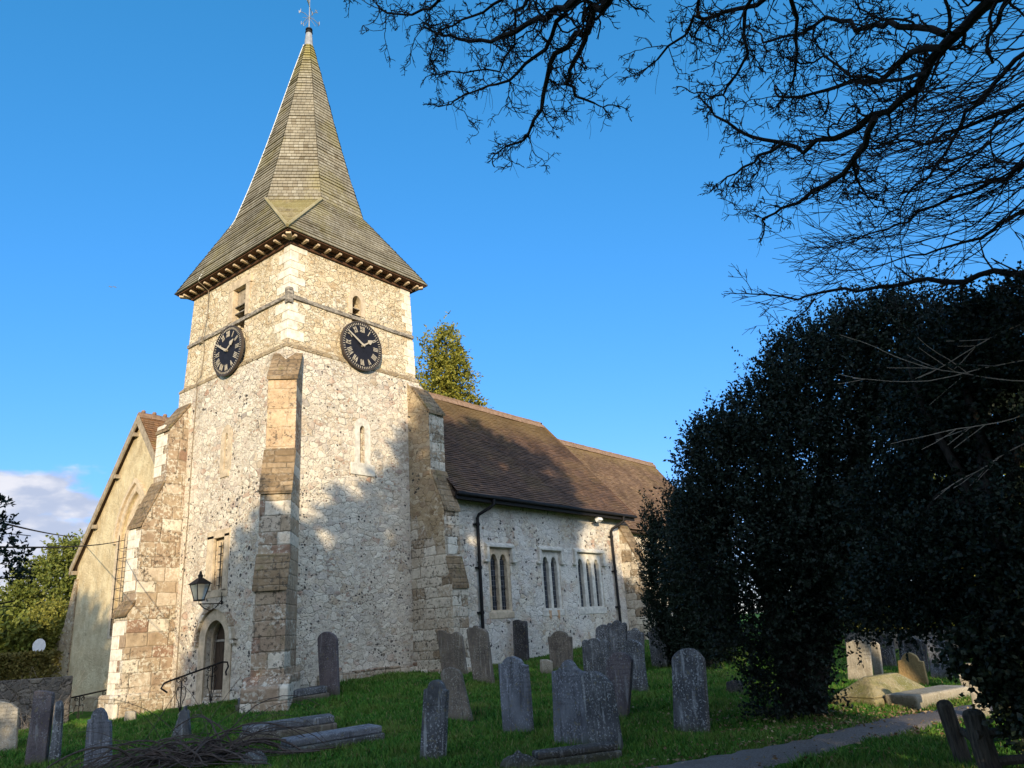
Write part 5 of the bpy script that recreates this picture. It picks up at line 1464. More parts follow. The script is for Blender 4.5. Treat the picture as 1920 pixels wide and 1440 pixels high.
# chest tomb by the nave end and far stones
t = thing('chest_tomb', 'pale box tomb partly hidden by the dark column of yew', 'tomb', (19.6, 10.2, G(19.6, 10.2)))
zt = G(19.6, 10.2)
MB().box((18.95, 9.75, zt - .3), (20.4, 10.5, zt + .70)).build('chest', M['gv_pale'], t, bevel=0.02)
MB().box((18.85, 9.65, zt + .702), (20.5, 10.6, zt + .82)).build('lid', M['gv_grey'], t, bevel=0.02)
# cross headed stone by the path
z = G(12.48, 2.04)
cr_ = MB()
prof = [(-.10, -.2), (.10, -.2), (.085, .36), (.07, .44), (.17, .46), (.18, .60), (.07, .60), (.07, .74), (-.07, .74), (-.07, .60), (-.18, .60), (-.17, .46), (-.07, .44), (-.085, .36)]
o = cr_.prism([(12.48, 2.04 - a, z + b) for a, b in prof], (.12, 0, 0)).build('cross_stone', M['gv_pale'], None, bevel=0.015, recalc=True)
own_origin(o, (12.48, 2.04, z)); tag(o, 'small pale stone cross beside the path behind the fence posts', 'grave cross')

# ------------------------------------------------------------------ fence by the path
fz = G(9.2, 1.6)
fn = thing('timber_fence', 'rough dark timber fence with round topped posts at the lower right', 'fence', (9.2, 1.6, fz))
def post(x, y, h, r, lean, nm='post'):
    z = G(x, y)
    pts = [(x + lean[0] * t, y + lean[1] * t, z - .2 + (h + .2) * t) for t in (0, .25, .5, .75, .93, .98, 1.0)]
    MB().tube(pts, [r, r * .96, r, r * .97, r * .95, r * .72, r * .3], 9).build(nm, M['fence'], fn)
post(9.53, 1.80, 0.60, 0.085, (.02, .10))
post(8.95, 1.48, 0.58, 0.105, (.03, .07))
post(10.4, 0.35, 0.62, 0.09, (0, .02))
MB().tube([(8.88, 1.55, fz + .36), (9.5, 0.95, fz + .34), (10.5, 0.28, fz + .38)], [.05, .045, .05], 7).build('rail', M['fence'], fn)
MB().tube([(8.95, 1.45, fz + .12), (9.6, 0.9, fz + .10), (10.5, 0.28, fz + .14)], [.045, .04, .045], 7).build('rail', M['fence'], fn)
MB().tube([(9.55, 1.78, fz + .30), (9.2, 1.62, fz + .27), (8.9, 1.46, fz + .3)], [.04, .04, .04], 7).build('rail', M['fence'], fn)

# ------------------------------------------------------------------ foliage helpers
def unit(v): return v / np.maximum(np.linalg.norm(v, axis=-1, keepdims=True), 1e-9)
def leaf_quads(P, D, L, Wd, rng):
    # flat rhombic leaves at P along D
    n = len(P)
    Rv = unit(rng.normal(size=(n, 3)))
    Sd = unit(np.cross(D, Rv))
    L = np.broadcast_to(L, (n,))[:, None]; Wd = np.broadcast_to(Wd, (n,))[:, None]
    V = np.stack([P, P + D * L * .45 + Sd * Wd, P + D * L, P + D * L * .45 - Sd * Wd], 1).reshape(-1, 3)
    F = np.arange(4 * n).reshape(-1, 4)
    return V, F
def crown(lobes, nsh, per, shl, leaf, width, rng, up=.35, fill=.25, spread=.9, droop=0.0, inner=0.72, gaps=()):
    lo = np.array(lobes, float)
    w = (lo[:, 3] * lo[:, 4] + lo[:, 4] * lo[:, 5] + lo[:, 3] * lo[:, 5]); w /= w.sum()
    k = rng.choice(len(lo), nsh, p=w)
    d = unit(rng.normal(size=(nsh, 3)))
    r = np.where(rng.random(nsh) < fill, rng.uniform(.25, inner, nsh), rng.uniform(inner, 1.03, nsh))
    lump_ = 1 + .13 * np.sin(d[:, 0] * 7 + k * 1.7) * np.sin(d[:, 1] * 6 + k) + .10 * np.sin(d[:, 2] * 9 + d[:, 0] * 5 + k * 2.1)
    base = lo[k, :3] + d * lo[k, 3:6] * (r * lump_)[:, None]
    # drop shoots that lie deep inside another lobe
    deep = np.zeros(nsh, bool)
    for q in range(len(lo)):
        e = (((base - lo[q, :3]) / lo[q, 3:6]) ** 2).sum(1) < .42
        deep |= e & (k != q) & (rng.random(nsh) < .75)
    for gs, gzv, gr in gaps:   # openings in the crown
        q = base[:, 0] * .731 - base[:, 1] * .682
        deep |= np.hypot(q - gs, (base[:, 2] + .12) - gzv) < gr * rng.uniform(.75, 1.15, nsh)
    base, d, k = base[~deep], d[~deep], k[~deep]
    n = len(base)
    sd = unit(d * .8 + np.array([0, 0, up - droop]) + rng.normal(size=(n, 3)) * .42)
    ln = shl * rng.uniform(.6, 1.35, n)
    t = np.tile(np.linspace(.08, 1, per), (n, 1)) + rng.uniform(-.04, .04, (n, per))
    P = base[:, None, :] + sd[:, None, :] * (t * ln[:, None])[..., None]
    ld = unit(sd[:, None, :] * .75 + rng.normal(size=(n, per, 3)) * spread)
    P = P.reshape(-1, 3); ld = ld.reshape(-1, 3)
    m = len(P)
    return leaf_quads(P, ld, leaf * rng.uniform(.6, 1.25, m), width * rng.uniform(.7, 1.2, m), rng), (base, sd, ln)
def leafy(name, lobes, nsh, per, shl, leaf, width, mat, parent, seed, **k):
    rng = np.random.default_rng(seed)
    (V, F), info = crown(lobes, nsh, per, shl, leaf, width, rng, **k)
    return np_mesh(name, V, F, mat, parent), info

# ---- bare branches
class BR:
    def __init__(s, seed): s.r = random.Random(seed); s.mb = MB()
    def wig(s, p, d, L, r0, r1, kink, step, bend):
        # a crooked polyline
        n = max(3, int(L / step)); pts = [Vector(p)]; rad = [r0]; d = Vector(d).normalized()
        for i in range(n):
            d = (d + Vector((s.r.gauss(0, kink), s.r.gauss(0, kink), s.r.gauss(0, kink))) + bend * (1.0 / n)).normalized()
            pts.append(pts[-1] + d * (L / n)); rad.append(r0 + (r1 - r0) * (i + 1) / n)
        return pts, rad
    def grow(s, p, d, L, r0, lvl, cfg):
        kink, step, bend, kids, ratio = cfg['kink'], cfg['step'], Vector(cfg['bend']), cfg['kids'], cfg['ratio']
        pts, rad = s.wig(p, d, L, r0, max(.0032, r0 * .5), kink, step, bend)
        s.mb.tube(pts, rad, 5 if r0 > .02 else (4 if r0 > .008 else 3), False)
        if lvl <= 0: return
        n = kids[lvl - 1]
        for i in range(n):
            t = s.r.uniform(.18, 1.0); q = min(len(pts) - 2, int(t * (len(pts) - 1)))
            dd = (pts[q + 1] - pts[q]).normalized()
            sd = Vector((s.r.gauss(0, 1), s.r.gauss(0, 1), s.r.gauss(0, 1))); sd = (sd - dd * sd.dot(dd)).normalized()
            a = s.r.uniform(*cfg['ang'])
            s.grow(pts[q], dd * math.cos(a) + sd * math.sin(a), L * s.r.uniform(*ratio) * (1.15 - .45 * t), max(.0040, rad[q] * s.r.uniform(.5, .75)), lvl - 1, cfg)
    def limb(s, pts, r, every, L, lvl, cfg, r_end=.35, start=0.0):
        P = [Vector(q) for q in pts]
        # refine with small kinks
        Q = []; 
        for a, b in zip(P[:-1], P[1:]):
            m = max(2, int((b - a).length / .12))
            for k in range(m): Q.append(a.lerp(b, k / m) + Vector((s.r.gauss(0, .018), s.r.gauss(0, .018), s.r.gauss(0, .018))))
        Q.append(P[-1])
        n = len(Q)
        rad = [r * (1 - (1 - r_end) * k / (n - 1)) * s.r.uniform(.93, 1.1) for k in range(n)]
        s.mb.tube(Q, rad, 8)
        acc = 0
        for k in range(1, n):
            acc += (Q[k] - Q[k - 1]).length
            while acc > every:
                acc -= every
                if k / n < start: continue
                dd = (Q[k] - Q[k - 1]).normalized()
                sd = Vector((s.r.gauss(0, 1), s.r.gauss(0, 1), s.r.gauss(0, 1))); sd = (sd - dd * sd.dot(dd)).normalized()
                a = s.r.uniform(*cfg['ang'])
                s.grow(Q[k], dd * math.cos(a) + sd * math.sin(a), L * s.r.uniform(.55, 1.3), max(.006, rad[k] * s.r.uniform(.25, .45)), lvl, cfg)
        s.grow(Q[-1], (Q[-1] - Q[-2]), L * .8, rad[-1], lvl, cfg)
LIMBS = {
    'A': (0.085, [ (4.55,1.94,5.64), (4.88,2.41,5.29), (4.94,2.55,5.30), (5.04,2.73,5.24), (5.07,2.84,5.29), (5.06,3.12,5.27), (5.19,3.30,5.16), (5.35,3.51,5.00), (5.45,3.77,4.85), (5.40,4.03,4.84) ]),
    'A2': (0.045, [ (4.93,2.67,5.13), (5.03,2.83,5.07), (5.11,3.01,5.00), (5.20,3.09,4.99), (5.34,3.10,4.95), (5.55,3.02,4.91) ]),
    'B': (0.075, [ (4.60,1.87,5.62), (4.83,2.68,5.44), (4.89,3.04,5.55), (4.90,3.47,5.66), (4.97,3.78,5.76), (4.80,4.21,5.99), (4.69,4.50,6.22) ]),
    'B2': (0.035, [ (4.91,2.86,5.49), (5.06,3.23,5.40), (5.12,3.62,5.37), (5.11,3.98,5.38), (5.02,4.42,5.40) ]),
    'B3': (0.03, [ (4.76,3.08,6.06), (4.99,3.32,6.00), (5.08,3.53,6.06), (5.32,3.79,5.96), (5.45,4.09,5.91), (5.14,4.71,6.00) ]),
    'B4': (0.035, [ (4.60,3.39,6.43), (4.58,4.15,6.26), (4.64,4.44,6.31), (4.60,4.72,6.42), (4.48,4.96,6.62) ]),
    'B5': (0.03, [ (5.13,2.94,6.25), (4.93,3.86,6.18), (4.96,4.16,6.26), (4.92,4.53,6.31), (5.10,4.82,6.26) ]),
    'C': (0.04, [ (5.43,0.66,4.99), (5.51,1.36,4.99), (5.53,1.70,5.11), (5.56,1.90,5.25), (5.72,2.10,5.25), (5.82,2.41,5.25) ]),
    'C2': (0.035, [ (5.13,0.95,4.96), (5.51,1.05,4.83), (5.84,1.13,4.73), (6.19,1.32,4.56) ]),
    'C3': (0.033, [ (5.22,1.11,4.98), (5.45,1.41,4.88), (5.75,1.54,4.73), (5.95,1.80,4.64), (6.02,2.01,4.70) ]),
    'C4': (0.03, [ (5.14,1.55,5.24), (5.36,1.76,5.20), (5.59,1.83,5.17), (5.74,1.99,5.20) ]),
    'D': (0.085, [ (5.14,-0.83,4.06), (5.45,-0.36,3.96), (5.59,-0.20,4.03), (5.79,0.12,3.99), (5.99,0.28,3.95), (6.17,0.54,3.91), (6.30,0.76,3.94), (6.40,1.11,3.98), (6.48,1.40,4.04), (6.49,1.62,4.21), (6.49,1.85,4.40), (6.35,2.13,4.73) ]),
    'D1': (0.05, [ (6.07,0.73,3.80), (6.35,0.88,3.78), (6.60,1.06,3.78), (6.83,1.37,3.78), (7.00,1.69,3.84), (7.15,2.09,3.88) ]),
    'D2': (0.045, [ (5.68,0.14,3.91), (5.85,0.38,4.11), (6.12,0.65,4.15), (6.26,0.86,4.36), (6.42,1.19,4.52), (6.52,1.54,4.73) ]),
    'D3': (0.045, [ (5.65,0.10,3.97), (5.71,0.36,4.29), (5.89,0.50,4.45), (6.02,0.69,4.68), (6.11,0.80,4.94), (6.25,1.24,5.09), (6.36,1.54,5.27) ]),
    'D4': (0.02, [ (6.62,1.07,3.79), (6.96,1.10,3.67), (7.27,1.07,3.64) ]),
    'D5': (0.03, [ (6.40,1.60,4.15), (6.66,1.96,4.27), (6.92,2.39,4.33) ]),
    'D6': (0.03, [ (5.84,0.27,3.85), (5.98,0.48,3.98), (6.01,0.80,4.24), (6.02,1.01,4.53), (6.13,1.21,4.67) ]),
}
FINE = {
    'E1': (0.05, [ (7.50,-0.87,4.12), (7.67,-0.28,4.31), (7.85,0.02,4.41), (8.01,0.49,4.49), (8.05,1.03,4.75), (8.16,1.51,4.82) ]),
    'E2': (0.06, [ (7.88,-0.79,3.83), (8.09,-0.15,3.93), (8.30,0.01,3.97), (8.49,0.46,4.01), (8.64,1.20,4.01), (8.76,1.63,4.08) ]),
    'E3': (0.075, [ (8.57,-0.49,2.71), (8.62,0.12,3.02), (8.70,0.35,3.17), (8.80,0.73,3.22), (8.86,0.96,3.37), (8.96,1.19,3.43), (8.98,1.71,3.53), (9.00,2.18,3.61), (8.95,2.66,3.76), (8.96,2.93,3.89) ]),
    'E4': (0.02, [ (8.87,2.15,3.56), (9.06,2.56,3.37), (9.15,2.85,3.49) ]),
    'E5': (0.05, [ (7.04,-0.97,4.47), (7.22,-0.56,4.64), (7.51,-0.19,4.59), (7.82,0.24,4.46), (8.16,0.65,4.20), (8.42,1.23,3.98) ]),
    'E6': (0.05, [ (7.95,-0.70,3.47), (8.19,-0.17,3.54), (8.44,0.26,3.53), (8.64,0.78,3.56), (8.76,1.44,3.66) ]),
}


b1 = thing('bare_tree', 'bare knobbly deciduous tree whose crooked branches hang in from the top of the view', 'tree', (3.0, -2.6, G(3.0, -2.6)))
zt = G(3.0, -2.6)
MB().tube([(3.0, -2.6, zt - .3), (3.02, -2.58, zt + .3), (3.05, -2.5, zt + 1.8), (3.1, -2.35, 2.2), (3.2, -2.1, 4.2), (3.3, -1.8, 6.2)], [.48, .36, .31, .29, .25, .19], 12).build('trunk', M['bark'], b1, smooth=True)
KNOB = dict(kink=.36, step=.05, bend=(0, 0, -.10), kids=(4, 5, 5), ratio=(.26, .52), ang=(.5, 1.25))
ROOT = {'A': (3.25, -1.9, 5.6), 'B': (3.28, -1.85, 5.9), 'B3': (3.3, -1.8, 6.1), 'B4': (3.3, -1.8, 6.15), 'C': (3.15, -2.2, 3.9), 'C2': (3.15, -2.2, 4.0), 'D': (3.12, -2.3, 3.0)}
for kk, (nm, (r, pts)) in enumerate(LIMBS.items()):
    br = BR(100 + kk)
    if nm in ROOT: br.mb.tube([ROOT[nm], Vector(ROOT[nm]).lerp(Vector(pts[0]), .5) + Vector((0, 0, .15)), pts[0]], [r * 1.5, r * 1.2, r * 1.0], 8)
    br.limb(pts, r * .62, .085 if r < .05 else .095, .50 if r > .03 else .38, 2, KNOB, r_end=.22 if r > .05 else .4, start=.0)
    # thin hanging threads at the tips
    for q in range(7):
        p = Vector(random.choice(pts[len(pts) // 2:]))
        P, Rr = br.wig(p, (random.uniform(-.3, .3), random.uniform(-.3, .3), -1), random.uniform(.2, .45), .0022, .0015, .16, .05, Vector((0, 0, -.3)))
        br.mb.tube(P, Rr, 3, False)
    br.mb.build('branch', M['twig'], b1)
b2 = thing('bare_tree', 'bare tree with fine sweeping twigs reaching in from the right edge', 'tree', (4.6, -3.4, G(4.6, -3.4)))
zt = G(4.6, -3.4)
MB().tube([(4.6, -3.4, zt - .3), (4.6, -3.4, zt + .3), (4.65, -3.35, 1.0), (4.8, -3.2, 3.2), (5.0, -3.0, 5.0), (5.2, -2.8, 7.2)], [.36, .26, .22, .19, .15, .09], 10).build('trunk', M['bark'], b2, smooth=True)
FINEC = dict(kink=.13, step=.09, bend=(-.1, .25, .25), kids=(3, 4), ratio=(.4, .75), ang=(.35, .9))
for kk, (nm, (r, pts)) in enumerate(FINE.items()):
    br = BR(200 + kk)
    if nm != 'E4': br.mb.tube([(4.85, -3.1, 2.6 + .45 * kk), Vector((4.85, -3.1, 2.6 + .45 * kk)).lerp(Vector(pts[0]), .5) + Vector((0, 0, .25)), pts[0]], [r * 1.5, r * 1.25, r], 7)
    br.limb(pts, r * .55, .18, .95 if nm not in ('E3', 'E4') else .45, 2 if nm != 'E4' else 1, FINEC if nm not in ('E3', 'E4') else dict(FINEC, bend=(-.1, .2, .1), kids=(3, 3)), r_end=.22)
    br.mb.build('branch', M['twig'], b2)
br = BR(260)
rs = random.Random(5)
for q in range(85):   # long drooping whips sweeping down to the left
    p = Vector((rs.uniform(7.4, 8.8), rs.uniform(-.8, .5), rs.uniform(3.7, 5.3)))
    br.grow(p, Vector((-.05 + rs.gauss(0, .15), .75, -.55 + rs.gauss(0, .12))), rs.uniform(.8, 1.7), rs.uniform(.005, .010), 1, dict(kink=.10, step=.10, bend=(0, .55, .75), kids=(5,), ratio=(.25, .5), ang=(.3, .7)))
br.mb.build('branch', M['twig'], b2)
br = BR(270)
for a, b in (((8.78, .1, 1.95), (8.48, 2.2, 2.05)), ((8.75, .2, 2.2), (8.52, 1.9, 2.2)), ((8.78, .3, 1.72), (8.75, 1.6, 1.25)), ((8.8, .2, 2.6), (8.6, 1.3, 2.4)), ((8.8, .3, 1.5), (8.85, 1.3, 1.0))):
    a, b = Vector(a), Vector(b)
    br.grow(a, (b - a), (b - a).length, .007, 1, dict(kink=.06, step=.12, bend=(0, 0, .1), kids=(4,), ratio=(.2, .4), ang=(.3, .7)))
br.mb.build('branch', M['twig_pale'], b2)

# ------------------------------------------------------------------ evergreens on the right
def woody(parent, base, tips, r0, seed, name='trunk', mat='bark'):
    rr = random.Random(seed)
    base = Vector(base)
    zt = base.z
    m = MB()
    for k, t in enumerate(tips):
        t = Vector(t)
        a = base + Vector((rr.uniform(-.12, .12), rr.uniform(-.12, .12), -.3))
        mid = base.lerp(t, .5) + Vector((rr.uniform(-.2, .2), rr.uniform(-.2, .2), rr.uniform(0, .3)))
        m.tube([a, a.lerp(mid, .4), mid, mid.lerp(t, .5), t], [r0, r0 * .8, r0 * .6, r0 * .4, r0 * .15], 8)
    return m.build(name, M[mat], parent, smooth=True)
hz = G(12.5, 4.45)
ho_ = thing('holly_tree', 'large black green holly with a broad spiky crown reaching the ground', 'tree', (12.5, 4.45, hz))
woody(ho_, (12.5, 4.45, hz), [(12.0, 4.6, 1.0), (12.4, 3.9, 2.8), (12.8, 3.1, 3.8), (13.2, 2.8, 2.6), (12.1, 4.6, 2.2), (13.0, 2.3, 3.8)], .24, 3)
HL = [ (12.13, 4.45, -0.71, 0.58, 0.58, 0.80), (11.97, 4.54, 0.05, 0.95, 0.95, 0.85), (11.99, 4.75, 0.89, 1.00, 1.00, 0.95), (12.16, 4.60, 1.92, 0.90, 0.90, 0.95), (12.40, 3.89, 2.27, 1.05, 1.05, 1.10), (12.73, 3.09, 3.34, 0.95, 0.95, 0.95), (13.00, 2.29, 3.66, 0.90, 0.90, 0.85), (13.11, 1.54, 3.56, 0.95, 0.95, 0.90), (12.81, 3.17, 2.10, 1.20, 1.20, 1.20), (12.58, 3.64, 0.62, 1.10, 1.10, 1.00), (13.25, 3.06, 0.74, 0.90, 0.90, 1.00), (13.39, 2.36, 2.37, 1.10, 1.10, 1.10), (11.80, 3.80, 1.02, 0.90, 0.90, 1.00), (12.1, 4.55, -1.25, 0.42, 0.42, 0.40), (12.02, 4.96, 2.43, 0.45, 0.45, 0.50), (12.5, 3.75, 0.05, 0.5, 0.5, 0.45) ]
rs_ = random.Random(77)
for l_ in list(HL[2:8]):
    for q_ in range(4):
        a_ = rs_.uniform(-1.2, 1.2) + 2.2; e_ = rs_.uniform(.1, 1.2)
        HL.append((l_[0] + .3 * math.cos(a_), l_[1] + l_[4] * .95 * math.cos(e_) * math.sin(a_), l_[2] + l_[5] * .95 * math.sin(e_), .34, .34, .42))
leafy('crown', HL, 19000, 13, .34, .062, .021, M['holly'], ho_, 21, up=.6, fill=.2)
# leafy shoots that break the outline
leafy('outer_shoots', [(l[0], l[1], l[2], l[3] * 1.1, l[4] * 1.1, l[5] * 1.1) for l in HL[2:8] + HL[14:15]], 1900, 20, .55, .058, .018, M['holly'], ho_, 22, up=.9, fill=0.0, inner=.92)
vz_ = G(8.95, .55)
iv = thing('ivy_clad_tree', 'dark evergreen on the right edge with an ivy wrapped trunk and overhanging crown', 'tree', (8.95, .55, vz_))
MB().tube([(8.95, .50, vz_ - .3), (8.9, .62, -1.0), (8.87, .78, -.3), (8.86, .95, .4), (8.90, .95, 1.0), (9.1, .9, 1.5)], [.17, .14, .12, .11, .09, .04], 9).build('trunk', M['bark'], iv, smooth=True)
woody(iv, (8.87, .95, 1.0), [(9.1, 1.4, 2.6), (9.1, .5, 3.0), (9.1, 1.6, .6), (9.2, 2.0, .5), (9.0, .3, 2.0)], .06, 5, 'bough')
IL = [ (9.58, 0.62, 2.51, 0.72, 0.72, 0.62), (9.40, 0.15, 2.47, 0.78, 0.78, 0.68), (9.54, 1.05, 2.01, 0.65, 0.65, 0.60), (9.48, 0.66, 1.89, 0.65, 0.65, 0.55), (9.39, 0.41, 1.30, 0.68, 0.68, 0.80), (9.26, 1.60, 0.29, 0.66, 0.66, 0.52), (9.12, 1.18, 0.30, 0.65, 0.65, 0.56), (9.56, 2.13, 0.08, 0.48, 0.48, 0.40), (8.96, 0.80, 0.26, 0.66, 0.66, 0.75), (8.78, 0.64, -0.38, 0.62, 0.62, 0.75), (9.51, 1.33, 1.25, 0.50, 0.50, 0.45), (9.62, 1.89, 1.05, 0.45, 0.45, 0.42) ]
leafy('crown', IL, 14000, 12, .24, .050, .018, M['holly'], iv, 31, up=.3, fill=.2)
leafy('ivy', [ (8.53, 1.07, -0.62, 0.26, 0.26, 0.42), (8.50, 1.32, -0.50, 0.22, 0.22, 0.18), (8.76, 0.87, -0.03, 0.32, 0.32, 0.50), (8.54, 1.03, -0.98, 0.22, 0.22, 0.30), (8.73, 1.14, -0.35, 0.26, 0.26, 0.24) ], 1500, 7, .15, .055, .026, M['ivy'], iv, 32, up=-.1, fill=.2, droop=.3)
# Irish yew
yz = G(19.0, 9.0)
yw = thing('columnar_yew', 'narrow upright black green yew between the chancel and the holly', 'tree', (19.0, 9.0, yz))
woody(yw, (19.0, 9.0, yz), [(18.9, 9.2, 1.5), (19.1, 8.8, 2.0), (18.8, 9.1, .8)], .2, 9)
rg = np.random.default_rng(41)
plumes = []
for k in range(26):
    a = rg.uniform(0, 2 * math.pi); r = math.sqrt(rg.random()) * .95
    x, y = 19.0 + r * math.cos(a), 9.3 + r * math.sin(a)
    h = 4.35 - .8 * r + rg.uniform(-.45, .3)
    plumes.append((x, y, yz + .05 + h * .52, .31, .31, h * .55))
leafy('crown', plumes, 15000, 9, .26, .075, .022, M['yew'], yw, 42, up=1.6, fill=.3, spread=.6)

# the trees that stand behind the photographer and shade the lawn and the lower walls
GAPS = [(6.75, 9.75, .8), (6.5, 8.8, .5), (2.35, 8.6, .5), (2.75, 7.55, .6), (1.4, 8.75, .5), (3.5, 11.7, .45), (6.5, 11.2, .6), (-.4, 8.4, .45), (-1.7, 7.9, .45), (4.6, 9.6, .4), (5.2, 12.2, .45), (1.0, 10.6, .4)]
def shade_tree(label, x, y, lobes, n, seed, leaf=.20):
    z = G(x, y)
    t = thing('evergreen_tree', label, 'tree', (x, y, z), 'evergreens behind the viewpoint')
    top = max(lobes, key=lambda l: l[2])
    woody(t, (x, y, z), [(l[0], l[1], l[2]) for l in lobes[:5]], .3, seed)
    leafy('crown', lobes, n, 7, .42, leaf, leaf * .38, M['yew'], t, seed, up=.2, fill=.3, gaps=GAPS)
    return t
# lobes are (along the row, height, radius, half height); the row runs across the sun's path 5 m behind the camera
def row(lobes, back=5.0):
    return [(-back * .682 + s_ * .731, -back * .731 - s_ * .682, z, r, r, rz) for s_, z, r, rz in lobes]
def row_tree(label, s_, lobes, n, seed, leaf=.28, back=5.0):
    return shade_tree(label, -back * .682 + s_ * .731, -back * .731 - s_ * .682, row(lobes, back), n, seed, leaf)
row_tree('tallest evergreen of the row behind the viewpoint', 3.0, [(3.0, 11.6, 1.9, 2.3), (1.7, 10.6, 1.3, 2.2), (4.8, 11.0, 1.5, 2.3), (.6, 8.6, 1.3, 2.2), (5.8, 9.4, .95, 2.2), (3.2, 8.4, 2.4, 2.4), (5.6, 7.0, 1.5, 2.0), (1.2, 6.4, 1.8, 2.2), (3.4, 5.0, 2.6, 2.4), (5.1, 4.6, .9, 2.2)], 8200, 91)
row_tree('middle sized evergreen of the row behind the viewpoint', -2.5, [(-1.2, 7.2, .9, 1.7), (-2.2, 6.3, .9, 1.7), (-3.6, 6.8, .7, 1.6), (-4.4, 5.7, .6, 1.6), (-5.1, 4.2, .5, 1.5), (-.4, 6.6, 1.0, 2.0), (-3.2, 4.6, 1.4, 1.8), (-1.2, 4.4, 1.6, 2.0), (.6, 4.0, 1.6, 2.2)], 4200, 92)
row_tree('loose evergreen of the row behind the viewpoint at its left end', -10.0, [(-10.3, 7.4, .9, 1.5), (-9.2, 6.4, .8, 1.3), (-11.2, 6.6, 1.0, 1.8), (-10.2, 5.2, 1.2, 1.4), (-12.3, 5.0, 1.0, 2.2)], 1500, 93)
row_tree('evergreen of the row behind the viewpoint at its right end', 11.4, [(11.4, 4.2, 1.3, 2.2), (7.6, 7.2, .9, 2.0), (10.6, 6.6, 1.5, 1.6), (12.9, 4.4, 1.3, 2.6), (8.8, 6.2, 1.0, 1.2)], 2200, 94)
sb = thing('shrub_row', 'clipped evergreen shrubs in front of the trees behind the viewpoint', 'shrubs', (-4.0, -4.2, G(-4.0, -4.2)))
leafy('crown', row([(-14 + 1.05 * k, 2.2, .8, 1.75) for k in range(9)] + [(-4.6 + 1.0 * k, 1.6, .9, 1.8) for k in range(10)] + [(10.2 + 1.1 * k, .5, .8, 1.3) for k in range(3)], 4.0), 6500, 7, .35, .24, .09, M['yew'], sb, 95, up=.2, fill=.35)


# ------------------------------------------------------------------ far and left-hand vegetation
cfz = -1.3
cf = thing('cypress_tree', 'tall yellow green conifer with ragged spires behind the nave roof', 'tree', (35.2, 32.7, cfz))
MB().tube([(35.2, 32.7, cfz - .5), (35.2, 32.7, 8), (35.2, 32.7, 19)], [.5, .35, .06], 8).build('trunk', M['bark'], cf)
rg = np.random.default_rng(51)
lob = []
for k in range(120):
    t = rg.random() ** .8; z = 2 + 17.2 * t; rr = (1 - t) ** .8 * 4.6 + .25
    a = rg.uniform(0, 2 * math.pi); q = rr * rg.uniform(.35, .95)
    lob.append((35.2 + q * math.cos(a), 32.7 + q * math.sin(a), z, .55 + .35 * (1 - t), .55 + .35 * (1 - t), .9 + .5 * (1 - t)))
for (dx, dy, z0, z1) in ((0, 0, 15, 20.4), (-.85, .95, 14, 19.9), (.7, -.75, 13.5, 18.3), (1.35, -1.5, 10, 15.2), (-1.5, 1.7, 12, 17.5), (.25, -.2, 15, 19.6), (1.75, -1.9, 8, 13.3)):
    lob.append((35.2 + dx, 32.7 + dy, (z0 + z1) / 2, .38, .38, (z1 - z0) / 2))
leafy('crown', lob, 13000, 7, .55, .24, .06, M['conifer'], cf, 52, up=-.1, droop=.35, fill=.25, spread=.6)
def bush(name, label, cat, lobes, n, per, shl, leaf, width, mat, seed, base, trunk=True, group=None, **k):
    t = thing(name, label, cat, base, group)
    if trunk: woody(t, base, [l[:3] for l in lobes[:4]], .12, seed)
    leafy('crown', lobes, n, per, shl, leaf, width, M[mat], t, seed, **k)
    return t
bush('evergreen_tree', 'rounded sunlit evergreen beyond the gable on the left', 'tree', [(15.3, 39.2, 2.3, 2.4, 2.4, 2.6), (13.6, 39.9, 1.3, 2.0, 2.0, 2.0), (17.2, 38.6, 2.6, 2.2, 2.2, 2.8), (14.3, 39.5, .3, 2.2, 2.2, 1.8), (16.5, 39.0, .3, 2.6, 2.2, 2.0), (15.6, 39.0, 3.9, 1.6, 1.6, 1.5)], 13000, 8, .42, .15, .05, 'green_tree', 61, (15.3, 39.2, -1.6))
bush('laurel_bush', 'glossy green bush with dark gaps at the left edge above the hedge', 'bush', [(9.2, 28.6, .6, .9, .9, .9), (8.2, 29.0, .6, 1.0, 1.0, 1.0), (9.6, 28.4, .1, .7, .8, .7), (7.2, 29.4, .3, 1.0, 1.0, 1.1)], 1700, 8, .3, .17, .055, 'green_tree', 62, (8.8, 28.7, -1.6))
bush('golden_shrub', 'yellow green feathery shrub between the laurel and the gable', 'bush', [(11.0, 28.9, .7, .8, .8, .8), (10.4, 29.2, .4, .8, .8, .7), (11.6, 28.9, .5, .8, .8, .9), (11.2, 29.6, 1.2, .7, .7, .6)], 2200, 9, .3, .11, .03, 'yellow_bush', 63, (11.0, 29.0, -1.6))
bush('evergreen_tree', 'dark evergreen mass beyond the far headstones on the right', 'tree', [(33, 6.5, 1.2, 2.6, 3.0, 2.6), (33.5, 2.0, 1.0, 2.6, 3.0, 2.6), (34, -2.5, 1.4, 2.6, 3.0, 3.0), (36, 4, 3.0, 3, 4, 2.6), (35, -7, 1.2, 2.6, 3.0, 3.0), (32, 9.5, .6, 2, 2.2, 1.8)], 6000, 7, .6, .22, .07, 'green_tree', 66, (34, 2, -1.3))
bush('golden_shrub', 'yellow green shrubs glimpsed above the far headstones through the trees', 'bush', [(27.0, 6.2, -.3, .9, 1.2, .8), (27.2, 4.0, -.2, .9, 1.2, .8), (27.5, 1.6, -.3, .9, 1.2, .8), (27.2, -.6, -.2, .9, 1.2, .9)], 2400, 8, .3, .12, .035, 'yellow_bush', 67, (27.2, 3, -1.2))
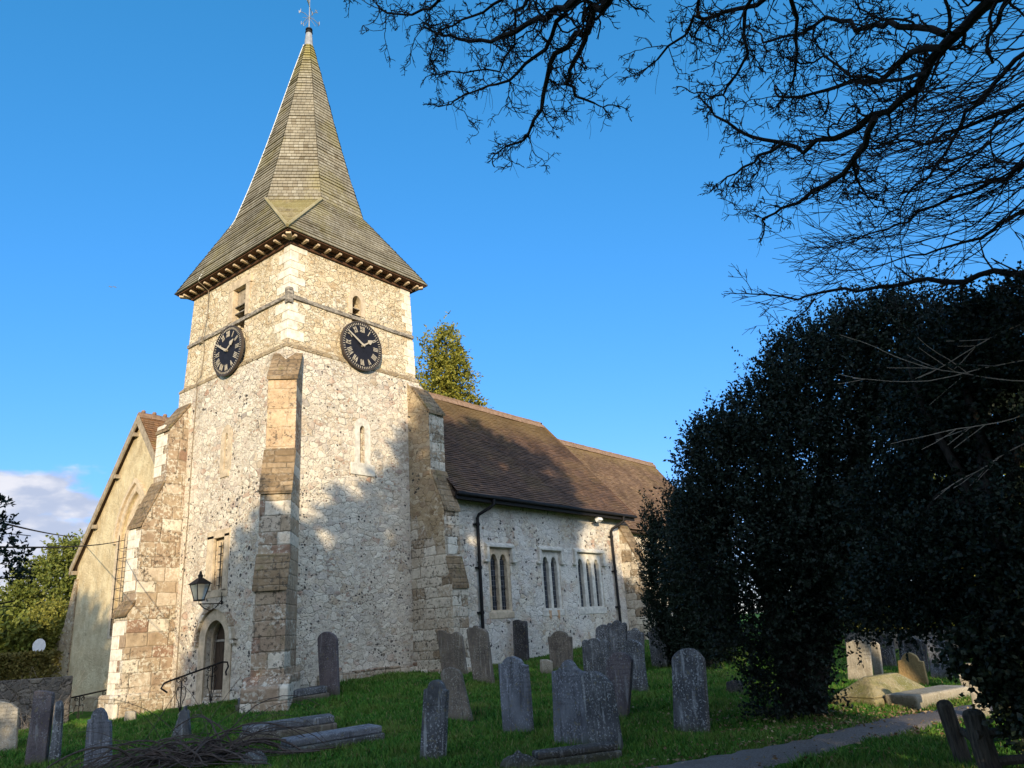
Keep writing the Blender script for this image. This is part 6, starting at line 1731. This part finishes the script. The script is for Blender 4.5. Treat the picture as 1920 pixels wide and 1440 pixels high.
o = MB().hexa([(23.3, 6.8, -1.6), (23.9, -3.0, -1.6), (24.2, -3.0, -1.6), (23.6, 6.8, -1.6), (23.3, 6.8, -.72), (23.9, -3.0, -.92), (24.2, -3.0, -.92), (23.6, 6.8, -.72)]).build('stone_wall', M['drystone'], None, bevel=0.03)
own_origin(o, (23.7, 2, -1.3)); tag(o, 'low stone boundary wall behind the far headstones on the right', 'wall')
hd = thing('hedge', 'clipped brown green hedge growing above the low dry stone wall', 'hedge', (7.6, 22.9, -1.0))
rg = np.random.default_rng(64)
n = 15000
hx = rg.uniform(3.5, 8.75, n); w_ = rg.uniform(-.45, .45, n); hz_ = rg.uniform(-.75, .19, n) 
edge = rg.random(n)
hz_ = np.where(edge < .4, .17 + rg.normal(0, .02, n), hz_); w_ = np.where(edge > .6, -.45 + rg.normal(0, .02, n), w_)
hy = 22.9 - (hx - 7.6) * .38 + w_ + .2
P = np.stack([hx, hy, hz_], 1)
Vq, Fq = leaf_quads(P, unit(rg.normal(size=(n, 3))), .09, .03, rg)
np_mesh('hedge_leaves', Vq, Fq, M['hedge'], hd)
dw = MB()
rs = random.Random(9)
dw.hexa([(3.2, 24.15, -2.1), (9.0, 21.95, -2.1), (9.12, 22.3, -2.1), (3.3, 24.5, -2.1), (3.2, 24.2, -.36), (9.0, 22.0, -.42), (9.12, 22.28, -.42), (3.3, 24.45, -.36)])
o = dw.build('stone_wall', M['drystone'], None, bevel=0.03)
own_origin(o, (6.5, 23.1, -1.7)); tag(o, 'low dark dry stone wall below the hedge at the left edge', 'wall')
mr = thing('convex_mirror', 'round pale roadside mirror on a post above the hedge', 'mirror', (8.99, 24.4, -1.6))
md_ = Vector((-.32, -.95, 0)).normalized(); mrx = Vector((-md_.y, md_.x, 0))
MB().prism([Vector((8.99, 24.4, .40)) + mrx * (.16 * math.cos(k * math.pi / 10)) + Vector((0, 0, .20 * math.sin(k * math.pi / 10))) for k in range(20)], md_ * .04).build('mirror_face', M['white_paint'], mr, recalc=True)
MB().tube([(9.0, 24.45, -1.6), (9.0, 24.45, .3)], .03, 6).build('post', M['iron'], mr)
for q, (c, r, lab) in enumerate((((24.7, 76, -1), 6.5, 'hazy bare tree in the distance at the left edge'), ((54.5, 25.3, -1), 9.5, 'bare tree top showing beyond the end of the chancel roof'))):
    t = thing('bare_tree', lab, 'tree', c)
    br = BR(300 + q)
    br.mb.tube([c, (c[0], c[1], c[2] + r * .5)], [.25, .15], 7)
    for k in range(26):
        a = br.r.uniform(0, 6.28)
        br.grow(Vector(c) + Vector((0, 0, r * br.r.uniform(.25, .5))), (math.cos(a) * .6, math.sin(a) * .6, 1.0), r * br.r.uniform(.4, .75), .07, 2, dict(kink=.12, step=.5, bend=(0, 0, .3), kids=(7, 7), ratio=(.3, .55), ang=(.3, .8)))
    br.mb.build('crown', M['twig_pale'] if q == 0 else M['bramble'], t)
# leafy spray reaching in at the left edge from a tree just outside
ev = thing('evergreen_tree', 'evergreen just outside the left edge whose leafy spray pokes into view', 'tree', (.6, 7.0, G(.6, 7.0)), None)
MB().tube([(.6, 7.0, -2), (.55, 7.0, -.5), (.2, 7.2, .5), (-.4, 7.5, 1.3)], [.14, .12, .09, .03], 8).build('trunk', M['bark'], ev)
leafy('crown', [(-.6, 7.6, 1.2, .8, .8, .8), (-.9, 7.9, .3, .8, .8, .7), (-.3, 7.9, .8, .6, .6, .6)], 2200, 9, .25, .06, .02, M['ivy'], ev, 70, up=.3, fill=.2)
br = BR(320)
for a, b in (((.8, 6.6, .6), (1.79, 5.72, 1.03)), ((.8, 6.6, .5), (1.80, 5.73, .87)), ((.8, 6.6, .3), (1.90, 5.69, .66)), ((.8, 6.6, .1), (1.93, 5.68, .54)), ((.8, 6.6, .4), (1.86, 5.71, .76))):
    a, b = Vector(a), Vector(b)
    br.grow(a, b - a, (b - a).length, .009, 1, dict(kink=.05, step=.1, bend=(0, 0, .05), kids=(5,), ratio=(.12, .22), ang=(.4, .9)))
br.mb.build('branch', M['twig'], ev)
for kk_, lb_ in enumerate([(1.76, 5.74, 1.02, .06, .06, .025), (1.80, 5.72, .88, .07, .06, .03), (1.83, 5.71, .74, .09, .07, .04), (1.90, 5.69, .66, .07, .06, .03), (1.92, 5.69, .56, .06, .06, .025)]):
    leafy('leaf_spray', [lb_], 24, 7, .045, .034, .009, M['ivy'], ev, 71 + kk_, up=.2, fill=.3)

# heap of pruned stems, lower left
hp = thing('heap_of_stems', 'tangled heap of dark pruned rose stems arching over the grass', 'stem heap', (6.45, 11.45, G(6.45, 11.45)))
rs = random.Random(13)
hm_ = MB()
cx0, cy0 = 6.45, 11.45; z0 = G(6.45, 11.45) + .14
cdir = Vector((.77, -.64, 0)); fdir = Vector((.64, .77, 0))
for k in range(170):
    L = rs.uniform(.5, 1.9); u = rs.uniform(-.75, .75); v = rs.uniform(-.5, .4)
    base = Vector((cx0, cy0, z0)) + cdir * u + fdir * v + Vector((0, 0, rs.uniform(-.05, .12)))
    a = rs.choice((-1, 1)) * rs.uniform(.3, 1.0)
    d = (cdir * a + fdir * rs.uniform(-.6, .6) + Vector((0, 0, rs.uniform(.15, .75)))).normalized()
    n = 9; P = [base]
    for i in range(n):
        d = (d + Vector((rs.gauss(0, .09), rs.gauss(0, .09), -.20 + rs.gauss(0, .06)))).normalized()
        P.append(P[-1] + d * L / n)
        if P[-1].z < z0 - .02: P[-1].z = z0 - .02
    r = rs.choice((.006, .008, .011, .016, .02))
    hm_.tube(P, [r * (1 - .55 * i / n) for i in range(n + 1)], 5)
for k in range(16):   # long thin arching and upright shoots
    u = rs.uniform(-.9, .9)
    base = Vector((cx0, cy0, z0)) + cdir * u + fdir * rs.uniform(-.3, .3)
    d = (cdir * rs.uniform(-1, 1) * .8 + Vector((0, 0, rs.uniform(.7, 1.2)))).normalized(); n = 12; P = [base]; L = rs.uniform(.9, 2.0)
    bend = rs.choice((-.02, -.12, -.22))
    for i in range(n):
        d = (d + Vector((rs.gauss(0, .05), rs.gauss(0, .05), bend))).normalized(); P.append(P[-1] + d * L / n)
    hm_.tube(P, [.006 * (1 - .6 * i / n) for i in range(n + 1)], 4)
hm_.build('stems', M['bramble'], hp)
# dry stalks beside the left-hand rail
ds_ = thing('dry_plant', 'dead branching plant stalks in front of the gable beside the left handrail', 'plant', (8.6, 22.6, G(8.6, 22.6)))
dm = MB()
for k in range(46):
    base = Vector((8.4 + rs.gauss(0, .3), 22.4 + rs.gauss(0, .4), -1.65)); d = Vector((rs.gauss(0, .35), rs.gauss(0, .35), 1)).normalized(); n = 7; P = [base]; L = rs.uniform(.8, 1.7)
    for i in range(n):
        d = (d + Vector((rs.gauss(0, .1), rs.gauss(0, .1), -.05))).normalized(); P.append(P[-1] + d * L / n)
    dm.tube(P, [.007 * (1 - .6 * i / n) for i in range(n + 1)], 3)
dm.build('stalks', M['twig_pale'], ds_)
# overhead wires
for lab, P in (('upper overhead cable running to the edge of the gable roof', [(-2, -3, 0)] ), ('lower overhead cable running to the gable wall by its window', [(-2, -3, 0)])):
    a, b, sag_ = ((3.0, 9.6, 1.48), (10.7, 27.05, 3.86), .08) if 'upper' in lab else ((3.05, 9.7, 1.23), (11.0, 24.2, 3.42), .15)
    a, b = Vector(a), Vector(b)
    o = MB().tube([a.lerp(b, t) - Vector((0, 0, sag_ * 4 * t * (1 - t) * .5)) for t in np.linspace(0, 1, 24)], .012, 5).build('overhead_cable', M['iron'], None)
    own_origin(o, tuple(b)); tag(o, lab, 'cable', 'overhead cables')

# ------------------------------------------------------------------ grass and fallen leaves
rg = np.random.default_rng(81)
n = 520000
azm_ = R(37.7) + rg.uniform(R(-38), R(40), n); rr_ = rg.uniform(6.5, 27, n)
gxp, gyp = rr_ * np.cos(azm_), rr_ * np.sin(azm_)
ok = np.ones(n, bool)
ok &= ~((gxp > TX0 - .1) & (gyp > TY0 - .2)); ok &= ~((gxp > 15.5) & (gyp > 14.6)); ok &= ~((gxp > 9.3) & (gyp > 20))
pc = PATH_C[::4]; pw = PATH_W[::4]
for c, w in zip(pc, pw): ok &= (np.hypot(gxp - c[0], gyp - c[1]) > w * (.90 + .10 * np.sin(gxp * 5.1) * np.sin(gyp * 6.3 + gxp * 2)))
gxp, gyp = gxp[ok], gyp[ok]; n = len(gxp)
tuft = .5 + .5 * np.sin(gxp * 3.1 + np.sin(gyp * 2.3) * 2) * np.sin(gyp * 2.7 + gxp)
h = (.026 + .042 * rg.random(n)) * (.6 + .8 * tuft) * (1 + .02 * np.hypot(gxp, gyp))
B = np.stack([gxp, gyp, gzb(gxp, gyp) - .004], 1)
a = rg.uniform(0, 2 * math.pi, n); wv = np.stack([np.cos(a), np.sin(a), np.zeros(n)], 1) * (.005 + .0005 * np.hypot(gxp, gyp))[:, None]
tip = B + np.stack([rg.normal(0, .5, n) * h, rg.normal(0, .5, n) * h, h], 1)
Vg = np.stack([B - wv, B + wv, tip], 1).reshape(-1, 3)
gr_ = np_mesh('grass', Vg, np.arange(3 * n).reshape(-1, 3), M['grass'])
gr_['kind'] = 'stuff'; tag(gr_, 'short dark green grass of the churchyard lawn', 'grass')
n = 1500
s_ = rg.integers(0, len(PATH_C), n)
side = np.where(rg.random(n) < .62, 1, -1)
off = PATH_W[s_] * side * (1 + rg.normal(0, .45, n))
tn = np.gradient(PATH_C, axis=0); tn = unit(tn); nv_ = np.stack([-tn[:, 1], tn[:, 0]], 1)
P2 = PATH_C[s_] + nv_[s_] * off[:, None] + rg.normal(0, .15, (n, 2))
P3 = np.stack([12.4 + rg.normal(0, 1.1, 900), 4.2 + rg.normal(0, 1.0, 900)], 1)
P2 = np.concatenate([P2, P3])
P = np.stack([P2[:, 0], P2[:, 1], gzb(P2[:, 0], P2[:, 1]) + .055], 1)
D = unit(np.concatenate([rg.normal(size=(len(P), 2)), rg.normal(0, .25, (len(P), 1))], 1))
Vl, Fl = leaf_quads(P, D, rg.uniform(.03, .07, len(P)), rg.uniform(.010, .02, len(P)), rg)
tb_ = []
for st in STONES:
    for q_ in range(90):
        u_ = rg.uniform(-.40, .40); w_ = rg.choice((-.05, .16)) + rg.normal(0, .03)
        a_ = R(st[4])
        tb_.append((st[2] - math.sin(a_) * u_ + math.cos(a_) * w_, st[3] + math.cos(a_) * u_ + math.sin(a_) * w_))
tb_ = np.array(tb_); n = len(tb_)
B = np.stack([tb_[:, 0], tb_[:, 1], gzb(tb_[:, 0], tb_[:, 1]) - .01], 1)
h = rg.uniform(.05, .15, n); a = rg.uniform(0, 2 * math.pi, n)
wv = np.stack([np.cos(a), np.sin(a), np.zeros(n)], 1) * .007
tip = B + np.stack([rg.normal(0, .45, n) * h, rg.normal(0, .45, n) * h, h], 1)
tf_ = np_mesh('grass_tufts', np.stack([B - wv, B + wv, tip], 1).reshape(-1, 3), np.arange(3 * n).reshape(-1, 3), M['grass'])
tf_['kind'] = 'stuff'; tag(tf_, 'longer unmown grass tufts round the feet of the headstones', 'grass')
fl_ = np_mesh('fallen_leaves', Vl, Fl, M['dead_leaf'])
fl_['kind'] = 'stuff'; tag(fl_, 'small brown fallen leaves along the path and under the holly', 'leaves')

for k, (x, y, z) in enumerate(((22.66, 55.55, 26.98), (22.40, 55.65, 26.94))):
    b = MB().prism([(x - .15, y, z + .025), (x - .05, y - .03, z + .05), (x, y, z), (x + .06, y - .03, z + .045), (x + .16, y, z + .01), (x, y + .02, z - .025)], (0, .03, .005)).build('bird', M['lead'], None, recalc=True)
    own_origin(b, (x, y, z)); tag(b, 'tiny pale bird gliding far off in the blue left of the tower', 'bird', 'two birds in the sky')
